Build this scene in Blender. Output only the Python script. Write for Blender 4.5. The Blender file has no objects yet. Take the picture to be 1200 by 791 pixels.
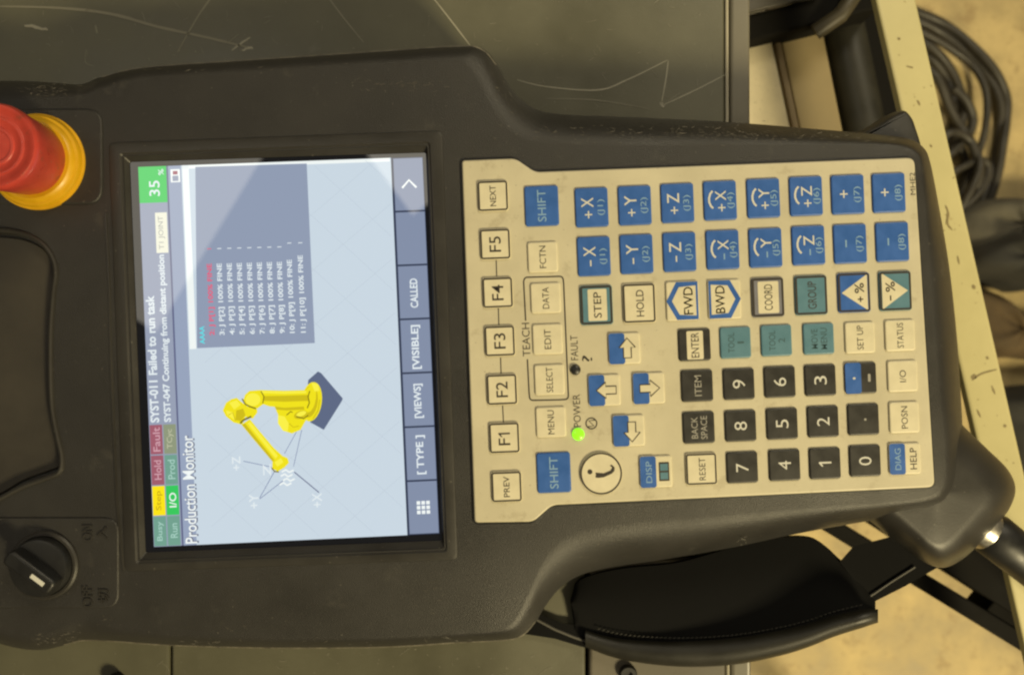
import bpy, bmesh, math, random
from mathutils import Vector

random.seed(7)
SC = bpy.context.scene
COL = SC.collection
R = math.radians

# ------------------------------------------------------------------ camera, world, lamps, exposure
LENS, D, ZF = 29.0, 0.28, 0.49            # focal length (mm), camera height over the pendant face, height of that face
K = 36.0 / LENS * D / 1200.0              # metres per photograph pixel on the pendant face
cam = bpy.data.cameras.new('camera')
cam.lens = LENS
cam.sensor_width = 36.0
cam.clip_start, cam.clip_end = 0.01, 50.0
cam.dof.use_dof = True
cam.dof.focus_distance = D
cam.dof.aperture_fstop = 11.5
camera = bpy.data.objects.new('camera', cam)
COL.objects.link(camera)
camera.location = (0, 0, ZF + D)
SC.camera = camera

world = bpy.data.worlds.new('World')
SC.world = world
world.use_nodes = True
world.node_tree.nodes['Background'].inputs[0].default_value = (1.0, 0.86, 0.62, 1)
world.node_tree.nodes['Background'].inputs[1].default_value = 0.12

def area(name, loc, target, sx, sy, watts, color, spin=0.0):
    l = bpy.data.lights.new(name, 'AREA')
    l.shape = 'RECTANGLE'
    l.size, l.size_y, l.energy, l.color = sx, sy, watts, color
    o = bpy.data.objects.new(name, l)
    COL.objects.link(o)
    o.location = loc
    d = Vector(target) - Vector(loc)
    q = d.to_track_quat('-Z', 'Y')
    o.rotation_euler = q.to_euler()
    if spin:
        o.rotation_euler.rotate_axis('Z', spin)
    return o

WARM = (1.0, 0.84, 0.48)
area('key_lamp', (0.95, -1.12, ZF + 1.12), (0, 0, ZF), 0.34, 0.34, 43.0, WARM)
area('overhead_lamp', (0.62, 1.02, ZF + 1.02), (0.1, 0.1, ZF), 0.45, 0.40, 10.0, (1.0, 0.88, 0.62))  # fill lamp added to brighten the cabinet top and keypad slope
def ceiling(name, p, q, side, length, width, radiance, h=1.6):
    """a ceiling luminaire whose long edge is mirrored by the screen glass along the picture line p-q"""
    f = (D + h) / D
    a = Vector(((p[0] - 600) * K * f, (395.5 - p[1]) * K * f)); b = Vector(((q[0] - 600) * K * f, (395.5 - q[1]) * K * f))
    d = (b - a).normalized(); n = Vector((-d.y, d.x)) * side
    c = (a + b) / 2 + n * width / 2
    l = bpy.data.lights.new(name, 'AREA'); l.shape = 'RECTANGLE'
    l.size, l.size_y, l.energy, l.color = length, width, radiance * math.pi * length * width, (1.0, 0.92, 0.76)
    o = bpy.data.objects.new(name, l); COL.objects.link(o)
    o.location = (c.x, c.y, ZF + h)
    o.rotation_euler = (0, 0, math.atan2(d.y, d.x))
ceiling('overhead_lamp', (230, 310), (300, 195), 1, 0.62, 0.34, 3.2)
ceiling('overhead_lamp', (435, 187), (458, 218), 1, 0.24, 0.12, 4.2)

SC.view_settings.view_transform = 'Standard'
SC.view_settings.look = 'None'
SC.view_settings.exposure = 0.0
SC.view_settings.gamma = 1.0
SC.view_settings.use_curve_mapping = False
SC.render.engine = 'CYCLES'
SC.cycles.use_denoising = True
SC.cycles.max_bounces = 6
SC.cycles.filter_width = 2.3

# ------------------------------------------------------------------ materials
def lin(c):
    return tuple(((v / 255) / 12.92 if v / 255 <= 0.04045 else ((v / 255 + 0.055) / 1.055) ** 2.4) for v in c)

MATS = {}
def mat(name, base, rough=0.5, spec=0.5, metal=0.0, noise=None, bump=None, wear=None, specks=None, emit=None, estr=1.0):
    """noise=(scale, amount)  bump=(scale, strength)  wear=(scale, threshold, colour)"""
    if name in MATS:
        return MATS[name]
    m = bpy.data.materials.new(name)
    m.use_nodes = True
    nt = m.node_tree
    b = nt.nodes['Principled BSDF']
    b.inputs['Base Color'].default_value = (*base, 1)
    b.inputs['Roughness'].default_value = rough
    b.inputs['Specular IOR Level'].default_value = spec
    b.inputs['Metallic'].default_value = metal
    tc = nt.nodes.new('ShaderNodeTexCoord')
    last = None
    def nz(scale, detail=5, rough_=0.6):
        n = nt.nodes.new('ShaderNodeTexNoise')
        n.inputs['Scale'].default_value = scale
        n.inputs['Detail'].default_value = detail
        n.inputs['Roughness'].default_value = rough_
        nt.links.new(tc.outputs['Object'], n.inputs['Vector'])
        return n
    if noise:
        n = nz(noise[0])
        r = nt.nodes.new('ShaderNodeMapRange')
        r.inputs['From Min'].default_value, r.inputs['From Max'].default_value = 0.3, 0.7
        r.inputs['To Min'].default_value, r.inputs['To Max'].default_value = 1 - noise[1], 1 + noise[1]
        nt.links.new(n.outputs['Fac'], r.inputs['Value'])
        mx = nt.nodes.new('ShaderNodeMix')
        mx.data_type = 'RGBA'
        mx.blend_type = 'MULTIPLY'
        mx.inputs[0].default_value = 1.0
        mx.inputs[6].default_value = (*base, 1)
        nt.links.new(r.outputs[0], mx.inputs[7])
        last = mx.outputs[2]
        rr = nt.nodes.new('ShaderNodeMapRange')
        rr.inputs['From Min'].default_value, rr.inputs['From Max'].default_value = 0.3, 0.7
        rr.inputs['To Min'].default_value = max(0.02, rough - 0.10)
        rr.inputs['To Max'].default_value = min(1, rough + 0.10)
        nt.links.new(n.outputs['Fac'], rr.inputs['Value'])
        nt.links.new(rr.outputs[0], b.inputs['Roughness'])
    if wear:
        n = nz(wear[0], 8, 0.7)
        r = nt.nodes.new('ShaderNodeMapRange')
        r.inputs['From Min'].default_value, r.inputs['From Max'].default_value = wear[1], wear[1] + 0.08
        r.inputs['To Max'].default_value = wear[3] if len(wear) > 3 else 1.0
        nt.links.new(n.outputs['Fac'], r.inputs['Value'])
        mx = nt.nodes.new('ShaderNodeMix')
        mx.data_type = 'RGBA'
        nt.links.new(r.outputs[0], mx.inputs[0])
        if last is not None:
            nt.links.new(last, mx.inputs[6])
        else:
            mx.inputs[6].default_value = (*base, 1)
        mx.inputs[7].default_value = (*wear[2], 1)
        last = mx.outputs[2]
    if specks:
        n = nz(specks[0], 2, 0.5)
        r = nt.nodes.new('ShaderNodeMapRange')
        r.inputs['From Min'].default_value, r.inputs['From Max'].default_value = specks[1], specks[1] + 0.05
        r.inputs['To Max'].default_value = specks[3]
        nt.links.new(n.outputs['Fac'], r.inputs['Value'])
        mx = nt.nodes.new('ShaderNodeMix')
        mx.data_type = 'RGBA'
        nt.links.new(r.outputs[0], mx.inputs[0])
        if last is not None:
            nt.links.new(last, mx.inputs[6])
        else:
            mx.inputs[6].default_value = (*base, 1)
        mx.inputs[7].default_value = (*specks[2], 1)
        last = mx.outputs[2]
    if last is not None:
        nt.links.new(last, b.inputs['Base Color'])
    if bump:
        n = nz(bump[0], 3)
        bp = nt.nodes.new('ShaderNodeBump')
        bp.inputs['Strength'].default_value = bump[1]
        bp.inputs['Distance'].default_value = 0.0006
        nt.links.new(n.outputs['Fac'], bp.inputs['Height'])
        nt.links.new(bp.outputs[0], b.inputs['Normal'])
    if emit:
        b.inputs['Emission Color'].default_value = (*emit, 1)
        b.inputs['Emission Strength'].default_value = estr
    MATS[name] = m
    return m

HOUSING = mat('housing_plastic', (0.0235, 0.0222, 0.0205), 0.44, 0.45, noise=(30, 0.14), bump=(2600, 0.30),
              wear=(70, 0.60, (0.046, 0.043, 0.037), 0.55), specks=(900, 0.715, (0.13, 0.12, 0.10), 0.7))
HOUSING_SOFT = mat('housing_rubber', (0.0245, 0.0228, 0.0202), 0.42, 0.45, specks=(800, 0.72, (0.12, 0.11, 0.09), 0.7), noise=(40, 0.14), bump=(2200, 0.08))
WORN = mat('worn_plastic', (0.095, 0.086, 0.070), 0.6, noise=(900, 0.5))
POCKET = mat('pocket_plastic', (0.030, 0.026, 0.020), 0.6, noise=(60, 0.2), bump=(2600, 0.1))
BLACK = mat('black_plastic', (0.010, 0.010, 0.010), 0.45, noise=(120, 0.2))
STRAP = mat('black_strap_fabric', (0.004, 0.004, 0.004), 0.85, 0.15, bump=(4000, 0.3))
CREAM = mat('cream_panel', (0.50, 0.457, 0.33), 0.45, noise=(45, 0.08), wear=(110, 0.58, (0.33, 0.285, 0.19), 0.42), specks=(1300, 0.72, (0.16, 0.13, 0.09), 0.6), bump=(3000, 0.05))
CREAMKEY = mat('cream_key', (0.60, 0.55, 0.395), 0.42, noise=(120, 0.07), specks=(1300, 0.735, (0.2, 0.16, 0.1), 0.6))
BLUE = mat('blue_key', (0.028, 0.105, 0.375), 0.42, noise=(120, 0.14), wear=(240, 0.64, (0.05, 0.15, 0.40), 0.6))
DARKKEY = mat('dark_key', (0.024, 0.023, 0.021), 0.42, noise=(120, 0.18), wear=(240, 0.64, (0.05, 0.047, 0.04), 0.6))
TEAL = mat('teal_key', (0.085, 0.19, 0.25), 0.42, noise=(150, 0.08))
INK = mat('dark_ink', (0.030, 0.024, 0.018), 0.5)
WHITE = mat('white_ink', (0.56, 0.555, 0.51), 0.5)
PALEBLUE = mat('pale_blue_ink', (0.20, 0.34, 0.52), 0.5)
GREYINK = mat('grey_ink', (0.30, 0.29, 0.26), 0.5)
RED = mat('red_button', (0.40, 0.042, 0.028), 0.34, noise=(130, 0.15), wear=(160, 0.58, (0.17, 0.05, 0.028), 0.6), specks=(700, 0.70, (0.30, 0.16, 0.11), 0.6))
YELLOW = mat('yellow_ring', (0.56, 0.31, 0.004), 0.40, noise=(200, 0.08))
LEDGREEN = mat('green_led', (0.1, 0.5, 0.02), 0.25, emit=(0.28, 0.90, 0.01), estr=1.1)
METAL = mat('bright_metal', (0.45, 0.43, 0.38), 0.38, metal=1.0, noise=(400, 0.2))
TABLE = mat('olive_grey_paint', (0.094, 0.091, 0.061), 0.40, noise=(16, 0.22), bump=(1500, 0.08),
            wear=(60, 0.62, (0.115, 0.11, 0.08), 0.6), specks=(1100, 0.72, (0.22, 0.21, 0.16), 0.6))
TABLE2 = mat('brown_grey_paint', (0.105, 0.092, 0.066), 0.5, noise=(30, 0.15), bump=(1500, 0.05))
LIP = mat('lip_paint', (0.15, 0.138, 0.105), 0.45, noise=(40, 0.10))
SCRATCH = mat('scratch_metal', (0.30, 0.285, 0.22), 0.5)
SCRATCH_DULL = mat('scratch_dull', (0.19, 0.18, 0.135), 0.55)
RAIL = mat('cream_rail_paint', (0.49, 0.44, 0.225), 0.42, noise=(25, 0.07), wear=(170, 0.665, (0.34, 0.27, 0.12), 0.8))
FRAME = mat('black_frame_paint', (0.006, 0.0055, 0.0045), 0.8, 0.12, noise=(60, 0.3))
TAN = mat('tan_board', (0.235, 0.185, 0.095), 0.75, noise=(25, 0.12))
TUBE = mat('dark_tube', (0.018, 0.017, 0.012), 0.45, noise=(40, 0.3))
CABLE = mat('cable_rubber', (0.036, 0.032, 0.025), 0.5, noise=(60, 0.25))
CLOTH = mat('grey_cloth', (0.10, 0.092, 0.070), 0.9, noise=(40, 0.3), bump=(1200, 0.4))
CLOTH2 = mat('dark_cloth', (0.035, 0.034, 0.030), 0.9, noise=(40, 0.3), bump=(1200, 0.4))
BROWN = mat('brown_cloth', (0.085, 0.058, 0.028), 0.9, noise=(40, 0.3))
FLOOR = mat('floor_concrete', (0.45, 0.35, 0.165), 0.6, noise=(20, 0.32), bump=(220, 0.2), wear=(48, 0.55, (0.27, 0.185, 0.08), 0.6), specks=(260, 0.68, (0.22, 0.15, 0.07), 0.55))

def screen(name, rgb, s=1.0):
    return mat('screen_' + name, (0.004, 0.004, 0.005), 0.012, 0.5, emit=lin(rgb), estr=s)

# ------------------------------------------------------------------ geometry helpers
ROT = R(2.25)
CR, SR = math.cos(ROT), math.sin(ROT)

def W(px, py, z):
    """photograph pixel + height over the pendant face (m) -> world xy"""
    s = K * (D - z) / D
    return ((px - 600.0) * s, (395.5 - py) * s)

def L(px, py, z=0.0):
    """the same point in the pendant's own (turned) frame"""
    x, y = W(px, py, z)
    return (x * CR + y * SR, -x * SR + y * CR)

class MB:
    def __init__(self):
        self.v, self.f, self.mi, self.mats = [], [], [], []
    def m(self, material):
        if material not in self.mats:
            self.mats.append(material)
        return self.mats.index(material)
    def add(self, verts, faces, material):
        o = len(self.v)
        self.v += [tuple(p) for p in verts]
        i = self.m(material)
        for f in faces:
            self.f.append(tuple(o + k for k in f))
            self.mi.append(i)
    def poly(self, pts, z, material):
        if area2(pts) < 0:
            pts = pts[::-1]
        self.add([(x, y, z) for x, y in pts], [tuple(range(len(pts)))], material)
    def ring(self, outer, inner, z, material):
        n = len(outer)
        self.add([(x, y, z) for x, y in outer] + [(x, y, z) for x, y in inner],
                 [(i, (i + 1) % n, n + (i + 1) % n, n + i) for i in range(n)], material)
    def loops(self, loops, material, cap=True, cap0=False):
        """loops: list of closed 3d loops with the same number of points"""
        n = len(loops[0])
        o = len(self.v)
        i0 = self.m(material)
        for lp in loops:
            self.v += [tuple(p) for p in lp]
        for k in range(len(loops) - 1):
            for i in range(n):
                j = (i + 1) % n
                self.f.append((o + k * n + i, o + k * n + j, o + (k + 1) * n + j, o + (k + 1) * n + i))
                self.mi.append(i0)
        if cap:
            k = len(loops) - 1
            self.f.append(tuple(o + k * n + i for i in range(n)))
            self.mi.append(i0)
        if cap0:
            self.f.append(tuple(o + i for i in reversed(range(n))))
            self.mi.append(i0)
    def ribbon(self, pts, width, z, material, closed=False):
        n = len(pts)
        left, right = [], []
        for i in range(n):
            if closed:
                a, b = pts[(i - 1) % n], pts[(i + 1) % n]
            else:
                a, b = pts[max(0, i - 1)], pts[min(n - 1, i + 1)]
            dx, dy = b[0] - a[0], b[1] - a[1]
            l = math.hypot(dx, dy) or 1
            w = width(i / (n - 1)) if callable(width) else width
            nx, ny = -dy / l * w / 2, dx / l * w / 2
            left.append((pts[i][0] + nx, pts[i][1] + ny, z))
            right.append((pts[i][0] - nx, pts[i][1] - ny, z))
        fs = []
        for i in range(n if closed else n - 1):
            j = (i + 1) % n
            fs.append((n + i, n + j, j, i))
        self.add(left + right, fs, material)
    def text(self, s, cx, cy, length, height, z, material, rot=90, bold=0.0, fn=None, thick=0.0):
        """lettering centred on (cx, cy), fitted to length x height (metres or UI units when fn is given)"""
        vs, fs, w, h = text_geo(s, bold)
        if not vs:
            return
        sy = height / h
        sx = (length / w) if length else sy
        out = []
        c, sn = math.cos(R(rot)), math.sin(R(rot))
        for x, y in vs:
            X, Y = x * sx, y * sy
            if fn:
                out.append((*fn(cx + X, cy - Y), z))
            else:
                out.append((cx + X * c - Y * sn, cy + X * sn + Y * c, z))
        self.add(out, fs, material)
        if thick:
            pass
    def build(self, name, parent=None, smooth=True, angle=35, loc=None):
        me = bpy.data.meshes.new(name)
        me.from_pydata(self.v, [], self.f)
        for m in self.mats:
            me.materials.append(m)
        me.polygons.foreach_set('material_index', self.mi)
        me.update()
        if smooth:
            me.polygons.foreach_set('use_smooth', [True] * len(me.polygons))
            me.set_sharp_from_angle(angle=R(angle))
        o = bpy.data.objects.new(name, me)
        COL.objects.link(o)
        if parent is not None:
            o.parent = parent
        if loc:
            o.location = loc
        return o

def area2(pts):
    return sum(pts[i][0] * pts[(i + 1) % len(pts)][1] - pts[(i + 1) % len(pts)][0] * pts[i][1] for i in range(len(pts)))

TG = {}
def text_geo(s, bold=0.0):
    key = (s, bold)
    if key in TG:
        return TG[key]
    cu = bpy.data.curves.new('lettering', 'FONT')
    cu.body = s
    cu.size = 1.0
    cu.resolution_u = 3
    cu.offset = bold
    ob = bpy.data.objects.new('lettering', cu)
    COL.objects.link(ob)
    dg = bpy.context.evaluated_depsgraph_get()
    me = bpy.data.meshes.new_from_object(ob.evaluated_get(dg))
    vs = [(v.co.x, v.co.y) for v in me.vertices]
    fs = []
    for p in me.polygons:
        f = tuple(p.vertices)
        if area2([vs[i] for i in f]) < 0:
            f = f[::-1]
        fs.append(f)
    bpy.data.objects.remove(ob)
    bpy.data.curves.remove(cu)
    bpy.data.meshes.remove(me)
    if not vs:
        TG[key] = ([], [], 1, 1)
        return TG[key]
    x0, x1 = min(v[0] for v in vs), max(v[0] for v in vs)
    y0, y1 = min(v[1] for v in vs), max(v[1] for v in vs)
    vs = [(x - (x0 + x1) / 2, y - (y0 + y1) / 2) for x, y in vs]
    TG[key] = (vs, fs, max(1e-4, x1 - x0), max(1e-4, y1 - y0))
    return TG[key]

def rrect(cx, cy, w, h, r, n=4):
    pts = []
    for qx, qy, a0 in ((1, 1, 0), (-1, 1, 90), (-1, -1, 180), (1, -1, 270)):
        for k in range(n + 1):
            a = R(a0 + 90 * k / n)
            pts.append((cx + qx * (w / 2 - r) + r * math.cos(a), cy + qy * (h / 2 - r) + r * math.sin(a)))
    return pts

def circle(cx, cy, r, n=32):
    return [(cx + r * math.cos(2 * math.pi * i / n), cy + r * math.sin(2 * math.pi * i / n)) for i in range(n)]

def offset(pts, d):
    """move every vertex of a closed loop inwards by d (positive = in)"""
    if area2(pts) < 0:
        d = -d
    n = len(pts)
    out = []
    for i in range(n):
        a, p, b = pts[i - 1], pts[i], pts[(i + 1) % n]
        e1 = Vector((p[0] - a[0], p[1] - a[1]))
        e2 = Vector((b[0] - p[0], b[1] - p[1]))
        if e1.length < 1e-9: e1 = e2
        if e2.length < 1e-9: e2 = e1
        e1 = e1.normalized(); e2 = e2.normalized()
        n1 = Vector((-e1.y, e1.x)); n2 = Vector((-e2.y, e2.x))
        nn = n1 + n2
        if nn.length < 1e-6: nn = n1
        nn = nn.normalized()
        c = max(0.4, nn.dot(n1))
        out.append((p[0] + nn.x * d / c, p[1] + nn.y * d / c))
    return out

def round_poly(pts, r, n=4):
    """round the corners of a polygon; r may be a list"""
    out = []
    N = len(pts)
    for i in range(N):
        a, p, b = Vector(pts[i - 1]), Vector(pts[i]), Vector(pts[(i + 1) % N])
        rr = r[i] if isinstance(r, (list, tuple)) else r
        d1, d2 = (a - p), (b - p)
        t = min(rr, d1.length * 0.48, d2.length * 0.48)
        s, e = p + d1.normalized() * t, p + d2.normalized() * t
        for k in range(n + 1):
            u = k / n
            q = s * (1 - u) ** 2 + p * 2 * u * (1 - u) + e * u * u
            out.append((q.x, q.y))
    return out

def spline(pts, sub=5, closed=True):
    out = []
    n = len(pts)
    rng = range(n if closed else n - 1)
    for i in rng:
        if closed:
            p0, p1, p2, p3 = (Vector(pts[(i + k) % n]) for k in (-1, 0, 1, 2))
        else:
            p0, p1, p2, p3 = (Vector(pts[min(n - 1, max(0, i + k))]) for k in (-1, 0, 1, 2))
        for k in range(sub):
            t = k / sub
            q = 0.5 * ((2 * p1) + (-p0 + p2) * t + (2 * p0 - 5 * p1 + 4 * p2 - p3) * t * t + (-p0 + 3 * p1 - 3 * p2 + p3) * t ** 3)
            out.append(tuple(q))
    if not closed:
        out.append(tuple(pts[-1]))
    return out

def slab(mb, pts, z0, z1, bev, material, steps=3):
    """a plate with a rounded upper edge"""
    if area2(pts) < 0:
        pts = pts[::-1]
    lp = [[(x, y, z0) for x, y in pts]]
    for k in range(steps + 1):
        a = math.pi / 2 * k / steps
        q = offset(pts, bev * (1 - math.cos(a))) if k else pts
        lp.append([(x, y, z1 - bev + bev * math.sin(a)) for x, y in q])
    lp.append([(x, y, z1) for x, y in offset(pts, bev * 1.25)])
    mb.loops(lp, material)

def lathe(mb, cx, cy, prof, material, n=48):
    lp = []
    for r, z in prof:
        lp.append([(cx + max(r, 1e-5) * math.cos(2 * math.pi * i / n), cy + max(r, 1e-5) * math.sin(2 * math.pi * i / n), z) for i in range(n)])
    mb.loops(lp, material)

def tube(mb, pts, rad, material, n=10):
    """round bar along 3d points; rad a number or a list"""
    lp = []
    N = len(pts)
    up = Vector((0, 0, 1))
    for i in range(N):
        a, b = Vector(pts[max(0, i - 1)]), Vector(pts[min(N - 1, i + 1)])
        t = (b - a).normalized()
        s = t.cross(up)
        if s.length < 1e-4: s = Vector((1, 0, 0))
        s.normalize()
        u = s.cross(t)
        r = rad[i] if isinstance(rad, (list, tuple)) else rad
        lp.append([tuple(Vector(pts[i]) + s * (r * math.cos(2 * math.pi * k / n)) + u * (r * math.sin(2 * math.pi * k / n))) for k in range(n)])
    mb.loops(lp, material, cap=True, cap0=True)

def thing(name, label, cat, loc=(0, 0, 0), rz=0.0, group=None):
    o = bpy.data.objects.new(name, None)
    o.empty_display_size = 0.02
    COL.objects.link(o)
    o.location = loc
    o.rotation_euler = (0, 0, rz)
    o['label'], o['category'] = label, cat
    if group: o['group'] = group
    return o

def box_pts(mb, pts, z0, z1, material, bev=0.0015):
    slab(mb, pts, z0, z1, bev, material)

# ------------------------------------------------------------------ the floor
ZT = ZF - 0.040                      # cabinet top
fl = MB()
nfl = 24
fv, ff = [], []
for j in range(nfl + 1):
    for i in range(nfl + 1):
        fv.append((-6 + 12 * i / nfl, -6 + 12 * j / nfl, 0.0))
for j in range(nfl):
    for i in range(nfl):
        a = j * (nfl + 1) + i
        ff.append((a, a + 1, a + nfl + 2, a + nfl + 1))
fl.add(fv, ff, FLOOR)
floor = fl.build('floor', smooth=False)
floor['kind'] = 'structure'

# ------------------------------------------------------------------ the cabinet under the pendant
cab = thing('metal_cabinet', 'olive grey painted metal cabinet top, scratched, lying under the pendant', 'cabinet', (0, 0, 0))
zt = -0.040
def wt(px, py, z=zt): return W(px, py, z)
def quad(x0, y0, x1, y1, z=zt): return [wt(x0, y0, z), wt(x1, y0, z), wt(x1, y1, z), wt(x0, y1, z)]
mb = MB(); slab(mb, round_poly([wt(-900, -700), wt(848, -700), wt(851, 652), wt(-900, 652)], 0.003), ZT - 0.02, ZT, 0.0012, TABLE)
mb.build('top_panel', cab)
mb = MB(); slab(mb, quad(-900, 655, 198, 1500), ZT - 0.02, ZT, 0.0010, TABLE); mb.build('front_panel', cab)
mb = MB(); slab(mb, quad(201, 655, 686, 1500), ZT - 0.02, ZT, 0.0010, TABLE); mb.build('front_panel', cab)
mb = MB(); slab(mb, quad(690, 655, 850, 1500), ZT - 0.02, ZT + 0.0015, 0.0012, TABLE2)
o = mb.build('corner_plate', cab); o['label'] = 'browner corner plate with a bolt'
mb = MB()
for bx, by in ((735, 786), (138, 797)):
    cx, cy = wt(bx, by)
    lathe(mb, cx, cy, [(0.0034, ZT), (0.0034, ZT + 0.0035), (0.003, ZT + 0.0042), (0.0016, ZT + 0.0042), (0.0015, ZT + 0.003), (0, ZT + 0.003)], BLACK, 20)
    mb.build('bolt', cab); mb = MB()
mb = MB(); slab(mb, [wt(854, -700), wt(877, -700), wt(881, 1500), wt(856, 1500)], ZT - 0.03, ZT + 0.0012, 0.0014, LIP)
mb.build('edge_lip', cab)
mb = MB(); slab(mb, [wt(-890, -690), wt(872, -690), wt(874, 1490), wt(-890, 1490)], 0.0, ZT - 0.021, 0.001, TABLE)
mb.build('cabinet_body', cab)
# scratches in the paint
mb = MB()
def scr(pts, w, m, sub=6, jit=0.0):
    q = spline([wt(*p) for p in pts], sub, closed=False)
    if jit: q = [(x + random.uniform(-jit, jit), y + random.uniform(-jit, jit)) for x, y in q]
    mb.ribbon(q, lambda t: w * (0.35 + 0.65 * math.sin(math.pi * min(1, max(0, 0.06 + 0.88 * t))) * random.uniform(0.7, 1.1)), ZT + 0.00012, m)
scr([(606, 94), (640, 102), (700, 106), (735, 94), (782, 71)], 0.00062, SCRATCH)
scr([(783, 72), (780, 95), (775, 122)], 0.0006, SCRATCH)
scr([(776, 124), (815, 106), (850, 88)], 0.00055, SCRATCH)
scr([(774, 120), (778, 126)], 0.0016, SCRATCH)
scr([(498, -14), (528, 24), (551, 54)], 0.00065, SCRATCH)
scr([(372, -20), (400, 18), (426, 50)], 0.00055, SCRATCH_DULL)
scr([(0, 8), (70, 10), (130, 17), (185, 32), (240, 44), (290, 56)], 0.0012, SCRATCH_DULL)
scr([(252, -8), (232, 20), (208, 62)], 0.0007, SCRATCH_DULL)
scr([(29, 30), (42, 32), (56, 36)], 0.0013, SCRATCH, 4, 0.0003)
scr([(272, 60), (284, 50), (293, 45)], 0.0008, SCRATCH, 4, 0.0002)
scr([(284, 60), (292, 56), (296, 58)], 0.0010, SCRATCH, 4, 0.0003)
scr([(112, 30), (114, 40)], 0.0008, SCRATCH_DULL)
scr([(640, 116), (700, 118), (760, 128)], 0.0004, SCRATCH_DULL)
for _ in range(46):
    x, y = random.uniform(560, 845), random.uniform(-10, 130)
    a, l = random.uniform(0, 6.28), random.uniform(2, 13)
    scr([(x, y), (x + l * math.cos(a), y + l * math.sin(a))], random.uniform(0.0001, 0.00022), SCRATCH_DULL, 2)
for _ in range(40):
    x, y = random.uniform(0, 560), random.uniform(-10, 85)
    a, l = random.uniform(0, 6.28), random.uniform(2, 10)
    scr([(x, y), (x + l * math.cos(a), y + l * math.sin(a))], random.uniform(0.0001, 0.00025), SCRATCH_DULL, 2)
for _ in range(80):
    x, y = random.uniform(-5, 848), random.choice((random.uniform(-12, 135), random.uniform(755, 800)))
    a, l = random.gauss(0.4, 0.9), random.expovariate(1 / 9) + 1.5
    k_ = random.gauss(0, l * .12)
    scr([(x, y), (x + l * .5 * math.cos(a) + k_, y + l * .5 * math.sin(a) - k_), (x + l * math.cos(a), y + l * math.sin(a))], random.choice((.0001, .00014, .0002, .0003)), SCRATCH_DULL, 3)
for _ in range(60):
    x, y = random.uniform(-5, 848), random.choice((random.uniform(-12, 135), random.uniform(755, 800)))
    scr([(x, y), (x + random.uniform(.8, 2.2), y + random.uniform(-1, 1))], random.uniform(.0003, .0007), SCRATCH_DULL, 2)
o = mb.build('scratches', cab, smooth=False); o['kind'] = 'stuff'
# pale line filling the groove along the panel edge
mb = MB(); tube(mb, [(*wt(851.0, -300), ZT - .0002), (*wt(851.8, 60), ZT - .0002), (*wt(852.6, 400), ZT - .0002), (*wt(853.4, 1200), ZT - .0002)], 0.0007, mat('pale_edge', (0.40, 0.37, 0.28), 0.45), 8); mb.build('pale_edge', cab)

# ------------------------------------------------------------------ the teach pendant
pend = thing('teach_pendant', 'black handheld robot teach pendant with lit screen and cream keypad, lying on the cabinet', 'control pendant', (0, 0, ZT), ROT)
FZ = 0.040                           # face height in the pendant's frame
def P3(px, py, z): return (*L(px, py, z), FZ + z)

BODY = [  # outer silhouette px, crest of the face px
 (-70,110,-70,150),(-20,97,-20,125),(20,95,20,118),(60,97,60,116),(95,99,100,112),(120,90,122,104),(170,79,170,92),(297,70,297,85),
 (430,61,430,76),(535,54,530,72),(565,57,549,82),(582,75,562,103),(600,105,580,135),(622,125,604,160),(655,134,648,170),(750,138,750,172),
 (850,143,850,171),(950,151,950,171),(1030,158,1030,171),(1065,163,1058,174),(1082,173,1073,181),(1090,190,1079,196),(1100,240,1084,250),
 (1112,310,1090,320),(1121,390,1096,400),(1125,450,1100,460),(1128,500,1105,505),(1128,545,1107,548),(1120,580,1102,571),(1095,600,1088,581),
 (1020,610,1040,588),(940,624,940,595),(860,641,860,602),(780,655,780,608),(720,664,720,614),(682,673,680,621),(657,688,655,634),
 (639,710,634,660),(627,730,617,698),(612,745,601,728),(590,750,581,738),(530,753,530,742),(450,758,450,746),(320,759,320,747),(200,756,200,742),
 (140,752,140,736),(99,751,100,726),(75,756,75,732),(50,761,50,742),(20,759,20,742),(-20,748,-20,730),(-70,735,-70,700),(-95,600,-80,600),
 (-100,400,-85,400),(-95,240,-80,240)]
def zo_at(i):
    if i < 11: return -0.009
    if i < 14: return -0.009 - 0.008 * (i - 10) / 4
    if i < 22: return -0.017
    if i < 27: return -0.024
    if i < 35: return -0.021
    if i < 39: return -0.021 + 0.008 * (i - 34) / 5
    return -0.013
ZO = -0.017
outz = spline([(zo_at(i), 0) for i in range(len(BODY))][::-1], 5)
outz = [z for z, _ in outz]
opx = spline([(a, b) for a, b, c, d in BODY][::-1], 5)
ipx = spline([(c, d) for a, b, c, d in BODY][::-1], 5)
outer = [L(p[0], p[1], z) for p, z in zip(opx, outz)]
inner = [L(*p) for p in ipx]
NP = len(outer)
bm = bmesh.new()
def bring(lp): return [bm.verts.new(p) for p in lp]
rings = [bring([(x, y, FZ) for x, y in inner])]
NS = 10
for k in range(1, NS + 1):
    a = math.pi / 2 * k / NS
    row = []
    for i, o, z in zip(ipx, opx, outz):
        zz = z * (1 - math.cos(a))
        row.append((*L(i[0] + (o[0] - i[0]) * math.sin(a), i[1] + (o[1] - i[1]) * math.sin(a), zz), FZ + zz))
    rings.append(bring(row))
rings.append(bring([(o[0] + (i[0] - o[0]) * 0.03, o[1] + (i[1] - o[1]) * 0.03, 0.007) for i, o in zip(inner, outer)]))
rings.append(bring([(o[0] + (i[0] - o[0]) * 0.35, o[1] + (i[1] - o[1]) * 0.35, 0.0) for i, o in zip(inner, outer)]))
for r0, r1 in zip(rings[:-1], rings[1:]):
    for i in range(NP):
        j = (i + 1) % NP
        bm.faces.new((r0[i], r1[i], r1[j], r0[j]))
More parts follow.
